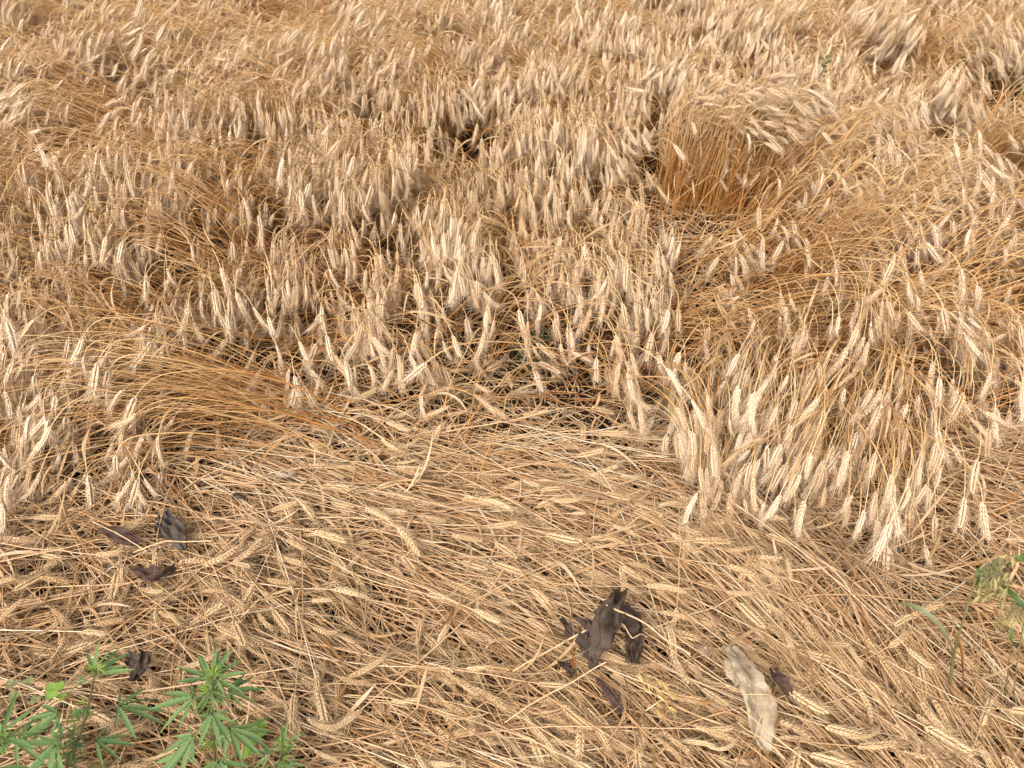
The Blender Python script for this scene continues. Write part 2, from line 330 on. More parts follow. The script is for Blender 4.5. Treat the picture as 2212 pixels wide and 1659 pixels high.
az_turn = np.radians(16) * cj[cid, 4] + np.radians(10) * rng.normal(0, 1, N)
s = np.array([0, .12, .25, .38, .5, .62, .72, .80, .86, .91, .955, 1.0])[None]; K = s.shape[1]
prof = s ** 1.35
neck = smooth01((s - 0.83) / 0.17)
a1 = a1 + np.where(flat, 0, np.where(bun, 6, 9))
el = a0[:, None] + (a1 - a0)[:, None] * prof; el = el * (1 - neck) + dr[:, None] * neck
azs = az[:, None] + az_turn[:, None] * (s - 0.5)
kink = (rng.uniform(0, 1, N) < 0.22 * flatness)
ks = rng.uniform(0.25, 0.8, N); ka = rng.normal(0, np.radians(38), N)
azs = azs + np.where(kink[:, None], ka[:, None] * smooth01((s - ks[:, None]) / 0.06), 0)
el = np.radians(el)
dirs = np.stack([np.cos(el) * np.cos(azs), np.cos(el) * np.sin(azs), np.sin(el)], -1)
stepd = (dirs[:, 1:] + dirs[:, :-1]) / 2 * (L[:, None] * np.diff(s))[..., None]
P = np.concatenate([np.zeros((N, 1, 3)), np.cumsum(stepd, 1)], 1)
# the surveyed place is where the upper part of the stalk shows
ref = np.where(bun, 0, np.where(flat, 5, K - 2))
off = P[np.arange(N), ref, :2]
P[:, :, :2] += (site - off)[:, None]
# hollows in front of the upright clumps, where the crop is gone
HOLLOW = [(1500,470,.36,.30), (1610,480,.26,.26), (2110,480,.34,.30), (1690,660,.26,.22), (600,390,.26,.18), (930,360,.20,.18), (330,330,.30,.22), (2190,250,.35,.3), (480,900,.16,.09), (1960,900,.12,.07), (1560,900,.10,.06), (1180,770,.10,.05), (1760,740,.10,.07), (2200,580,.14,.10), (1420,450,.12,.10)]
gone = np.zeros(N, bool)
for px, py, rx, ry in HOLLOW:
    c_ = at(px, py, 0)[:2] - np.array((0, ry * .9)); e_ = P[:, -1, :2]
    m_ = P[:, 8, :2]
    for q_ in (e_, m_): gone |= (((q_ - c_) / np.array((rx, ry))) ** 2).sum(1) < 1
gone &= ~bun & ~flat & (rng.uniform(0, 1, N) < .9)
k_ = ~gone
site, P, az, a0, a1, dr, L, dirs, cid, tid, flat, flatness, bun, kink, ka = (v_[k_] for v_ in (site, P, az, a0, a1, dr, L, dirs, cid, tid, flat, flatness, bun, kink, ka)); N = len(site)
# resting layers of the pressed straw
mound = 0.022 * noise2(P[..., 0], P[..., 1], 7)
lay = rng.uniform(0.0, 1.0, N) ** 0.8
thick = 0.035 + 0.06 * flatness
ear_up = np.where(flat, 0.004, 0)[:, None] * smooth01((s - .7) / .3)
floor_ = ear_up + (0.006 + lay[:, None] * thick[:, None] + mound * 0.8) * smooth01(s / 0.22)
ear_len = np.where(flat, 0.067, np.where(bun & (a0 < 60), .079, 0.066)) * np.clip(1 + 0.18 * rng.normal(0, 1, N), 0.5, 1.3)
raw = P[..., 2].copy()
P[..., 2] = np.where(P[..., 2] < floor_, floor_, P[..., 2])
P[:, 1:-1] = P[:, 1:-1] * 0.6 + (P[:, :-2] + P[:, 2:]) * 0.2
P += (rng.normal(0, 1, (N, K, 3)) * np.where(flat, 0.0026, 0.0026)[:, None, None]) * np.where((s > 0.02) & (s < .9), 1, 0)[..., None]
P[..., 2] = np.maximum(P[..., 2], -0.015)
end = P[:, -1]; T = nrm(P[:, -1] - P[:, -2])
T = np.where((end[:, 2] > floor_[:, -1] + .02)[:, None], nrm(dirs[:, -1]), T)
fl_end = np.maximum(0.012, 0.6 * floor_[:, -1])
tip = end[:, 2] + T[:, 2] * ear_len * 1.25
need = tip < fl_end
tz = np.clip((fl_end - end[:, 2]) / (ear_len * 1.25), -0.95, 0.3)
hz = nrm(T[:, :2]); Tn = np.concatenate([hz * np.sqrt(1 - tz ** 2)[:, None], tz[:, None]], 1)
T = np.where(need[:, None], Tn, T); T = nrm(T)
tint = np.clip(0.5 + 0.14 * cj[cid, 2] + 0.24 * rng.normal(0, 1, N) + 0.1 * tj[tid, 4] + np.where(bun & (a0 < 60), .26, 0), 0, 1)
NP_ = 6
has_ear = rng.uniform(0, 1, N) > np.where(flat, .30, np.where(bun & (a0 > 80), .62, np.where(bun & (a0 > 70), .4, .03)))
ear_kind = rng.integers(0, NP_, N) + np.where(flat, NP_, 0)
ref_v = np.where(np.abs(T[:, 2:3]) > 0.95, np.array([[1.0, 0, 0]]), np.array([[0, 0, 1.0]]))
ex = nrm(np.cross(ref_v, T)); ey = np.cross(T, ex)
# heads that lie or hang keep their droop side down: ey is 'upper' side; modest roll
roll = rng.normal(0, 0.6, N) + np.where(rng.uniform(0, 1, N) < 0.5, 0, math.pi / 2)
ex2 = ex * np.cos(roll)[:, None] + ey * np.sin(roll)[:, None]; ey2 = np.cross(T, ex2)
RM = np.stack([ex2, ey2, T], -1)                 # columns
ear_s = np.where(has_ear, ear_len / 0.074, 0)
print('wheat stalks', N)

# ------------------------------------------------------------------ ear and awn meshes (six forms)
def ear_meshes(k):
    r = np.random.default_rng(100 + k)
    n = int(r.integers(17, 21)); ln = 0.074
    bend = r.uniform(0.0, 0.55) * (1 if k % 2 else -1); bend2 = r.uniform(-0.25, 0.25)
    def axis_pt(t):                               # slightly bowed rachis
        z = ln * t; b = bend * ln * t * t * 0.5
        return np.array((bend2 * ln * t * t * 0.4, b, z * (1 - 0.06 * bend * bend * t)))
    vs, fs, al = [], [], []; av, af, aal = [], [], []
    rings = [(0.0, 0.35), (0.22, 0.95), (0.5, 1.0), (0.8, 0.55)]
    def grain(o, d, side, ln_, w, th):
        b = len(vs); d = d / np.linalg.norm(d); s_ = side - d * (side @ d); s_ /= np.linalg.norm(s_); u = np.cross(d, s_)
        for t, wr in rings:
            for j in range(5):
                a = j * 2 * math.pi / 5
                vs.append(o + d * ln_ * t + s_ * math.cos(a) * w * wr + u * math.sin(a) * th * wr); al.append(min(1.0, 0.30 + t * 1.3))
        vs.append(o + d * ln_); al.append(1.0)
        for i in range(3):
            for j in range(5):
                a, c = b + i * 5 + j, b + i * 5 + (j + 1) % 5
                fs.append((a, c, c + 5)); fs.append((a, c + 5, a + 5))
        for j in range(5): fs.append((b + 15 + j, b + 15 + (j + 1) % 5, b + 20))
        return o + d * ln_ * 0.97, d
    for i in range(n):
        t = (i + 0.3) / (n + 0.6); o = axis_pt(t); ax = axis_pt(min(t + 0.03, 1.05)) - axis_pt(t); ax /= np.linalg.norm(ax)
        sg = 1 if i % 2 else -1
        size = (0.72 + 0.5 * math.sin(math.pi * min(1, 0.12 + t * 0.85)) ** 0.8) * r.uniform(0.92, 1.08)
        sx = np.array((sg, 0, 0.0)); sy = np.array((0, 1.0, 0))
        spread = 0.37 + 0.12 * (1 - t)
        for q_, (fy, ex_, sc_) in enumerate(((0.95, 0.75, 1.0), (-0.95, 0.75, 1.0), (0.0, 1.25, 0.92))):
            d = ax + sx * spread * ex_ + sy * fy * 0.26 + r.normal(0, 0.04, 3)
            e, dd = grain(o + sx * 0.0012 * size + sy * fy * 0.0016 * size, d, np.cross(d, sx + 0.2 * sy), 0.0118 * size * sc_, 0.0017 * size, 0.0021 * size)
            if (q_ < 2 and r.uniform() < 0.95) or r.uniform() < 0.7:
                la = r.uniform(0.022, 0.050) * (0.7 + 0.5 * t); w = 0.00046
                dv = dd * 1.0 + ax * 0.2 + r.normal(0, 0.14, 3); dv /= np.linalg.norm(dv)
                s1 = np.cross(dv, (0.3, 0.9, 0.2)); s1 /= np.linalg.norm(s1); s2 = np.cross(dv, s1)
                cv = r.normal(0, 0.0035, 3); b = len(av)
                for tt, ww in ((0, 1.0), (0.5, 0.8)):
                    c0 = e - dv * 0.002 + dv * la * tt + cv * tt * tt
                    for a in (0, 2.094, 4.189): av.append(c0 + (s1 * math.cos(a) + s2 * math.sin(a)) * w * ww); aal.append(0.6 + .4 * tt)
                av.append(e + dv * la + cv); aal.append(1.0)
                for j in range(3):
                    a, c = b + j, b + (j + 1) % 3
                    af += [(a, c, c + 3), (a, c + 3, a + 3), (a + 3, c + 3, b + 6)]
    # terminal spikelet and neck
    ax = axis_pt(1.0) - axis_pt(0.96); grain(axis_pt(0.97), ax, np.array((1.0, 0, 0)), 0.010, 0.0022, 0.0026)
    d0 = axis_pt(0.06) - axis_pt(0); grain(-d0 / np.linalg.norm(d0) * 0.003, d0, np.array((1.0, 0, 0)), 0.012, 0.0014, 0.0014)
    return (mesh_np('wheat_ear', vs, None, fs, {'base_shade': ('FLOAT', al)}), mesh_np('wheat_awns', av, None, af, {'base_shade': ('FLOAT', aal)}))
EARS = [ear_meshes(k) for k in range(NP_)]
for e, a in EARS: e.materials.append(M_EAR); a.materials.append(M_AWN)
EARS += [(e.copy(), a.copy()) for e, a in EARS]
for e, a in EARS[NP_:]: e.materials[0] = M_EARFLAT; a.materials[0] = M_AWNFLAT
print('ear tris', len(EARS[0][0].polygons), len(EARS[0][1].polygons))

# ------------------------------------------------------------------ tubes and ribbons in bulk
def tubes(P, rad, tint, sides=3, along=None):
    n, k, _ = P.shape
    t = np.empty_like(P); t[:, 1:-1] = P[:, 2:] - P[:, :-2]; t[:, 0] = P[:, 1] - P[:, 0]; t[:, -1] = P[:, -1] - P[:, -2]; t = nrm(t)
    h = nrm(P[:, -1] - P[:, 0]); h[:, 2] = 0; perp = nrm(np.stack([-h[:, 1] - 1e-4, h[:, 0] + 1e-4, np.zeros(n)], -1))[:, None]
    u = nrm(np.cross(perp, t)); v = np.cross(t, u)
    a = np.arange(sides) * 2 * np.pi / sides + 0.4
    ring = P[:, :, None] + rad[:, :, None, None] * (u[:, :, None] * np.cos(a)[None, None, :, None] + v[:, :, None] * np.sin(a)[None, None, :, None])
    base = (np.arange(n) * k * sides)[:, None, None]; i = np.arange(k - 1)[None, :, None] * sides; j = np.arange(sides)[None, None]; j2 = (j + 1) % sides
    q = np.stack([base + i + j, base + i + j2, base + i + sides + j2, base + i + sides + j], -1).reshape(-1, 4)
    al = np.broadcast_to((np.linspace(0, 1, k) if along is None else along)[None, :, None], (n, k, sides))
    ti = np.broadcast_to(tint[:, None, None], (n, k, sides))
    return ring.reshape(-1, 3), q, {'tint': ti.ravel(), 'along': al.ravel()}
def ribbons(P, side, w, tint, fold=0.18):
    """P n,k,3 centre lines; side n,k,3 unit; w n,k half widths -> shallow folded blades"""
    n, k, _ = P.shape
    t = np.gradient(P, axis=1); up = nrm(np.cross(side, t))
    cols = [P - side * w[..., None] + up * (w * fold)[..., None], P, P + side * w[..., None] + up * (w * fold)[..., None]]
    ring = np.stack(cols, 2)
    base = (np.arange(n) * k * 3)[:, None, None]; i = np.arange(k - 1)[None, :, None] * 3; j = np.arange(2)[None, None]
    q = np.stack([base + i + j, base + i + j + 1, base + i + 3 + j + 1, base + i + 3 + j], -1).reshape(-1, 4)
    ti = np.broadcast_to(tint[:, None, None], (n, k, 3)); al = np.broadcast_to(np.linspace(0, 1, k)[None, :, None], (n, k, 3))
    return ring.reshape(-1, 3), q, {'tint': ti.ravel(), 'along': al.ravel()}

# ------------------------------------------------------------------ which stalks show largest: a coarse depth buffer over the view
W_, H_ = 1024, 768; fz = W_ / 2 / math.tan(HFOV / 2)
def project(p):
    d = p - np.array((0, 0, CAM_H)); z = d @ FWD
    return np.stack([d[..., 0] / z * fz + W_ / 2, H_ / 2 - (d @ UPV) / z * fz], -1), z
tt = np.linspace(-0.05, 1.1, 14)
EP = P[:, -1][:, None] + T[:, None] * (ear_len[:, None] * tt[None])[..., None]
epx, ez = project(EP)
off9 = np.array([(a, b) for a in (-2, -1, 0, 1, 2) for b in (-1, 0, 1)])
def cells(px, offs):
    q = np.round(px[..., None, :] + offs).astype(int); ok = (q[..., 0] >= 0) & (q[..., 0] < W_) & (q[..., 1] >= 0) & (q[..., 1] < H_)
    return np.where(ok, q[..., 1] * W_ + q[..., 0], W_ * H_)
zb = np.full(W_ * H_ + 1, 1e9)
epx = np.where(has_ear[:, None, None], epx, -99); ec = cells(epx, off9); ezz = np.broadcast_to(ez[..., None], ec.shape)
np.minimum.at(zb, ec.ravel(), ezz.ravel())
f_ = np.linspace(0, K - 1.001, 120); i0 = f_.astype(int); fr = (f_ - i0)[None, :, None]
for b in range(0, N, 4000):
    SP = P[b:b+4000][:, i0] * (1 - fr) + P[b:b+4000][:, i0 + 1] * fr
    spx, sz = project(SP); c_ = cells(spx, np.array([(0, 0), (1, 0)]))
    np.minimum.at(zb, c_.ravel(), np.broadcast_to(sz[..., None], c_.shape).ravel())
zb[-1] = -1
vis = (ezz <= zb[ec] + 0.012).sum((1, 2)) / np.maximum(1, 1)
vis = vis * (ear_len * fz / ez[:, 0] / 14 )        # rough picture area of the visible ear
inside = (epx[:, 4, 0] > 6) & (epx[:, 4, 0] < W_ - 6) & (epx[:, 4, 1] > 6) & (epx[:, 4, 1] < H_ - 6)
vis = np.where(inside & has_ear, vis, 0)
IND = np.argsort(-vis)[:300]
is_ind = np.zeros(N, bool); is_ind[IND] = True

# ------------------------------------------------------------------ the mass of the crop: two masses of stuff with instanced ears
def rot_euler(M):
    """XYZ euler of rotation matrices n,3,3"""
    sy = np.sqrt(M[:, 0, 0] ** 2 + M[:, 1, 0] ** 2)
    return np.stack([np.arctan2(M[:, 2, 1], M[:, 2, 2]), np.arctan2(-M[:, 2, 0], sy), np.arctan2(M[:, 1, 0], M[:, 0, 0])], -1)
def rad_of(n, k, r0, r1): return np.broadcast_to((r0 + (r1 - r0) * np.linspace(0, 1, k) ** 0.8)[None], (n, k)) * rng.uniform(0.8, 1.2, (n, 1))

def stalk_blades(sel, prob, pos_lo, pos_hi, droop):
    ids = np.nonzero(sel)[0]; ids = ids[rng.uniform(0, 1, len(ids)) < prob]; n = len(ids)
    kpos = rng.integers(pos_lo, pos_hi, n); o = P[ids, kpos]
    t0 = nrm(P[ids, kpos + 1] - P[ids, kpos])
    a_ = rng.uniform(0, 6.28, n); sd = nrm(np.cross(t0, np.stack([np.cos(a_), np.sin(a_), 0.3 + 0 * a_], -1)))
    k = 7; ln = rng.uniform(0.09, 0.20, n); d = nrm(t0 + sd * rng.uniform(0.2, 0.9, (n, 1)))
    pts = [o]; tw = rng.normal(0, 0.16, (n, 3))
    for i in range(1, k):
        d = nrm(d + np.array((0, 0, -1.0)) * (droop * rng.uniform(0.4, 1.4, (n, 1))) + tw)
        pn = pts[-1] + d * (ln / (k - 1))[:, None]; pn[:, 2] = np.maximum(pn[:, 2], 0.02 + 0.03 * rng.uniform(0, 1, n)); pts.append(pn)
    C = np.stack(pts, 1); tg = nrm(np.gradient(C, axis=1))
    b0 = nrm(np.cross(tg, np.broadcast_to(np.array((0, 0, 1.0)), tg.shape) + 0.15)); b1 = np.cross(tg, b0)
    ang = (rng.uniform(-0.8, 0.8, (n, 1)) + rng.normal(0, 0.9, (n, 1)) * np.linspace(0, 1, k)[None])[..., None]
    side = nrm(b0 * np.cos(ang) + b1 * np.sin(ang))
    w = rng.uniform(0.0022, 0.0042, (n, 1)) * np.array((0.5, 0.9, 1, 0.95, 0.8, 0.5, 0.08))[None]
    return ribbons(C, side, w, np.clip(rng.normal(0.5, 0.25, n), 0, 1))

def merge(parts):
    vs, qs, ti, al, mi, b = [], [], [], [], [], 0
    for (v, q, a), m_ in parts:
        vs.append(v); qs.append(q + b); ti.append(a['tint']); al.append(a['along']); mi.append(np.full(len(q), m_)); b += len(v)
    return np.concatenate(vs), np.concatenate(qs), np.concatenate(ti), np.concatenate(al), np.concatenate(mi)

def ear_group(name, protos):
    g = bpy.data.node_groups.new(name, 'GeometryNodeTree')
    g.interface.new_socket('Geometry', in_out='INPUT', socket_type='NodeSocketGeometry')
    g.interface.new_socket('Geometry', in_out='OUTPUT', socket_type='NodeSocketGeometry')
    nn, ll = g.nodes, g.links
    gi, go = nn.new('NodeGroupInput'), nn.new('NodeGroupOutput')
    def named(n_, typ):
        a = nn.new('GeometryNodeInputNamedAttribute'); a.data_type = typ; a.inputs['Name'].default_value = n_; return a.outputs['Attribute']
    cmp_ = nn.new('FunctionNodeCompare'); cmp_.data_type = 'FLOAT'; cmp_.operation = 'GREATER_THAN'
    ll.new(named('ear_size', 'FLOAT'), cmp_.inputs[0]); cmp_.inputs[1].default_value = 0.01
    sep = nn.new('GeometryNodeSeparateGeometry'); sep.domain = 'POINT'
    ll.new(gi.outputs[0], sep.inputs['Geometry']); ll.new(cmp_.outputs[0], sep.inputs['Selection'])
    jn = nn.new('GeometryNodeJoinGeometry')
    sets = []
    for e, a in protos:
        j1 = nn.new('GeometryNodeJoinGeometry')
        for o in (a, e):
            oi = nn.new('GeometryNodeObjectInfo'); oi.transform_space = 'ORIGINAL'; oi.inputs['Object'].default_value = o
            oi.inputs['As Instance'].default_value = False; ll.new(oi.outputs['Geometry'], j1.inputs[0])
        gti = nn.new('GeometryNodeGeometryToInstance'); ll.new(j1.outputs[0], gti.inputs[0]); sets.append(gti)
    for st in reversed(sets): ll.new(st.outputs[0], jn.inputs[0])
    iop = nn.new('GeometryNodeInstanceOnPoints'); ll.new(sep.outputs['Selection'], iop.inputs['Points']); ll.new(jn.outputs[0], iop.inputs['Instance'])
    iop.inputs['Pick Instance'].default_value = True
    ll.new(named('ear_kind', 'INT'), iop.inputs['Instance Index'])
    e2r = nn.new('FunctionNodeEulerToRotation'); ll.new(named('ear_rot', 'FLOAT_VECTOR'), e2r.inputs[0]); ll.new(e2r.outputs[0], iop.inputs['Rotation'])
    ll.new(named('ear_size', 'FLOAT'), iop.inputs['Scale'])
    jo = nn.new('GeometryNodeJoinGeometry'); ll.new(sep.outputs['Inverted'], jo.inputs[0]); ll.new(iop.outputs[0], jo.inputs[0]); ll.new(jo.outputs[0], go.inputs[0])
    return g

# ------------------------------------------------------------------ 300 single stalks
PLACES = [  # landmark (sheet place), reach in metres, words
 (V(1320,1360,.1), .20, 'by the large torn dark leaf'), (V(1620,1510,.1), .22, 'by the long pale leaf'),
 (V(460,1560,.1), .26, 'behind the tall hemp plant'), (V(2080,1400,.1), .22, 'below the wild oat stem'),
 (V(320,1190,.1), .24, 'among small dark dead leaves'), (V(1400,1490,.1), .16, 'by the spilled yellow oats')]
tq = np.quantile(tint[IND], (.33, .67)); lq = np.quantile(ear_len[IND], (.33, .67))
def words(i, e):
    col = 'brownish' if tint[i] < tq[0] else 'bleached' if tint[i] > tq[1] else 'golden'
    size = 'short' if ear_len[i] < lq[0] else 'long' if ear_len[i] > lq[1] else 'medium'
    if flat[i]:
        where = next((w for c, r_, w in PLACES if (Vector(e) - c).length < r_), None) or ('in open straw beyond the hemp' if e[0] < -0.15 else 'in combed straw clear of leaves')
        way = 'facing the crop' if T[i, 1] > .45 else 'turned from the crop' if T[i, 1] < -.45 else 'along the rim'
        form = 'kinked' if kink[i] and abs(ka[i]) > .35 else 'flattened'
        return f'{col} {form} wheat stalk, {size} ear {way}, {where}', 'flattened wheat stalks ' + where
    where = 'in the standing crop' if e[1] > 2.5 else 'in the fringe above the wild oat' if e[0] > .35 else 'in the arched bundle' if e[0] < -.6 else 'over the ragged rim'
    way = 'hanging straight down' if T[i, 2] < -.8 else 'hanging aslant' if T[i, 2] < -.35 else 'held nearly level'
    return f'{col} bent wheat stalk, {size} ear {way}, {where}', 'bent wheat stalks ' + where
ear_objs = {}
def single(i):
    b = P[i, 0].copy(); f = flat[i]
    root = empty('wheat_stalk', b)
    e = P[i, -1]
    label, grp = words(i, e)
    tag(root, label, 'wheat', grp)
    kk = 25; ff = np.linspace(0, K - 1.001, kk); q0 = ff.astype(int); w = (ff - q0)[:, None]
    pp = P[i][q0] * (1 - w) + P[i][q0 + 1] * w; pp[-1] = P[i, -1]
    for _ in range(2): pp[1:-1] = pp[1:-1] * .5 + (pp[2:] + pp[:-2]) * .25
    rr = (0.0019 - 0.0008 * np.linspace(0, 1, kk) ** 0.8) * random.uniform(0.85, 1.15)
    for nd in (7, 14): rr[nd] *= 1.35
    v, q, a = tubes((pp - b)[None], rr[None], tint[i:i+1], 5)
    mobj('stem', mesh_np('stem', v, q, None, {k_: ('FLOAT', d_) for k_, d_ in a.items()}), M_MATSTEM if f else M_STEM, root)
    k = int(ear_kind[i]); eo = mobj('ear', EARS[k][0], None, root)
    M = Matrix([[*RM[i, r_], e[r_] - b[r_]] for r_ in range(3)] + [[0, 0, 0, 1]]) @ Matrix.Scale(float(ear_s[i]), 4)
    eo.matrix_local = M
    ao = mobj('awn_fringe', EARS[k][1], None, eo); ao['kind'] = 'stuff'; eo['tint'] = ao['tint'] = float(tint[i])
    ear_objs.setdefault(k, (eo, ao))
    if random.random() < 0.45:
        n0 = random.choice((6, 9, 12, 15)); o = pp[n0] - b; t0 = Vector(pp[n0 + 1] - pp[n0]).normalized(); d = (t0 + Vector((random.gauss(0, .5), random.gauss(0, .5), .2))).normalized()
        C = [Vector(o)]; ln = random.uniform(.08, .16)
        for j in range(7):
            d = (d + Vector((random.gauss(0, .12), random.gauss(0, .12), -0.22))).normalized(); pn = C[-1] + d * ln / 7
            if pn.z + b[2] < 0.03: pn.z = 0.03 - b[2]
            C.append(pn)
        C = np.array(C)[None]; tg = nrm(np.gradient(C, axis=1)); sd = nrm(np.cross(tg, np.array((0.1, 0.1, 1.0)))); sb = np.cross(tg, sd)
        an = (random.uniform(-.6, .6) + random.gauss(0, .8) * np.linspace(0, 1, 8))[None, :, None]
        v, q, a = ribbons(C, nrm(sd * np.cos(an) + sb * np.sin(an)), random.uniform(.0022, .004) * np.array((.5, .9, 1, 1, .9, .7, .45, .06))[None], np.array([random.uniform(.2, .9)]))
        mobj('leaf_blade', mesh_np('leaf_blade', v, q, None, {k_: ('FLOAT', d_) for k_, d_ in a.items()}), M_BLADE, root)
for i in IND: single(int(i))
GN = ear_group('ears_on_stalks', [ear_objs[k] for k in range(2 * NP_)])

def litter(n, xlo, xhi, ylo, yhi, zlo, zhi, lmin=.05, lmax=.28):
    """short broken straws lying in every direction"""
    k = 3; x = rng.uniform(xlo, xhi, n); y = rng.uniform(ylo, yhi, n)
    fa = field(np.stack([x, y], -1)); a_ = fa[:, 0] + rng.normal(0, 0.9, n); ln = rng.uniform(lmin, lmax, n)
    ok = (fa[:, 1] < 80) & (np.abs(x) < HALF(y)); 
    z = rng.uniform(zlo, zhi, n) + 0.016 * noise2(x, y, 7); sl = rng.normal(0, 0.05, n)
    c = np.stack([x, y, z], -1); d = np.stack([np.cos(a_), np.sin(a_), sl], -1); s_ = np.stack([-np.sin(a_), np.cos(a_), 0 * a_], -1)
    bow = rng.normal(0, 0.06, n)
    Q = np.stack([c + d * ((u - 0.5) * ln)[:, None] + s_ * (bow * ln * (1 - (2 * u - 1) ** 2))[:, None] for u in (0, 0.5, 1)], 1)[ok]
    Q[..., 2] = np.maximum(Q[..., 2], 0.004)
    return Q
def litter_blades(n, *a):
    Q = litter(n, *a); n = len(Q); t = np.linspace(0, 1, 6)[None, :, None]
    C = Q[:, :1] * (1 - t) ** 2 + 2 * t * (1 - t) * (Q[:, 1:2] + rng.normal(0, 0.02, (n, 1, 3))) + Q[:, 2:] * t ** 2
    C[..., 2] = np.maximum(C[..., 2], 0.006)
    tg = nrm(np.gradient(C, axis=1)); sd = nrm(np.cross(tg, np.array((0.05, 0.05, 1.0)))); sb = np.cross(tg, sd)
    an = (rng.uniform(-.6, .6, (n, 1)) + rng.normal(0, .7, (n, 1)) * np.linspace(0, 1, 6)[None])[..., None]
    return ribbons(C, nrm(sd * np.cos(an) + sb * np.sin(an)), rng.uniform(.0014, .0034, (n, 1)) * np.array((.4, .9, 1, .95, .7, .1))[None], np.clip(rng.normal(.55, .25, n), 0, 1))

def mass(name, sel, stem_mat, blade_prob, lo, hi, droop, label, extra=()):
    ids = np.nonzero(sel & ~is_ind)[0]; n = len(ids)
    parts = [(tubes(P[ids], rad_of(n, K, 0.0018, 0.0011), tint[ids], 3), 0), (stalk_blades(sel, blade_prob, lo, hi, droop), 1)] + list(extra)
    v, q, ti, al, mi = merge(parts); nv = len(v)
    z = np.zeros(nv, np.float32)
    me = mesh_np(name, np.concatenate([v, P[ids, -1]]), q, None, {
        'tint': ('FLOAT', np.concatenate([ti, tint[ids]])), 'along': ('FLOAT', np.concatenate([al, np.ones(n)])),
        'ear_size': ('FLOAT', np.concatenate([z, ear_s[ids]])), 'ear_kind': ('INT', np.concatenate([z.astype(int), ear_kind[ids]])),
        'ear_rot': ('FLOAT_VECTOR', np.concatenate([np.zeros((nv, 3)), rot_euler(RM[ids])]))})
    o = bpy.data.objects.new(name, me); COL.objects.link(o)
    me.materials.append(stem_mat); me.materials.append(M_BLADE)
    me.polygons.foreach_set('material_index', mi.astype(np.int32))
    md = o.modifiers.new('ears', 'NODES'); md.node_group = GN
    tag(o, label, 'wheat', kind='stuff')
    print(name, n, 'stalks', len(q) * 2, 'tris')
Ql = litter(8000, -2.3, 2.3, 0.4, 3.6, 0.0, 0.06)
lit = tubes(Ql, np.full((len(Ql), 3), 0.0016), np.clip(rng.normal(0.5, .28, len(Ql)), 0, 1), 3, np.array((.6, .6, .6)))
Qc = litter(9000, -2.0, 2.0, 0.4, 3.0, 0.0, 0.08, .008, .04)
chaff = tubes(Qc, np.full((len(Qc), 3), 0.0012) * np.array((.5, 1.2, .4)), np.clip(rng.normal(0.5, .35, len(Qc)), 0, 1), 3, np.array((.5, .6, .7)))
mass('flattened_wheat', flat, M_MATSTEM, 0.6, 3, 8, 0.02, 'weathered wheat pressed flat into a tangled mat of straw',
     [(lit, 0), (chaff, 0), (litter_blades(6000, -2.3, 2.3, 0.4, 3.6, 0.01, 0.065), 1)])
mass('standing_wheat', ~flat, M_STEM, 0.5, 2, 7, 0.25, 'ripe cream and golden wheat still standing or leaning in clumps')

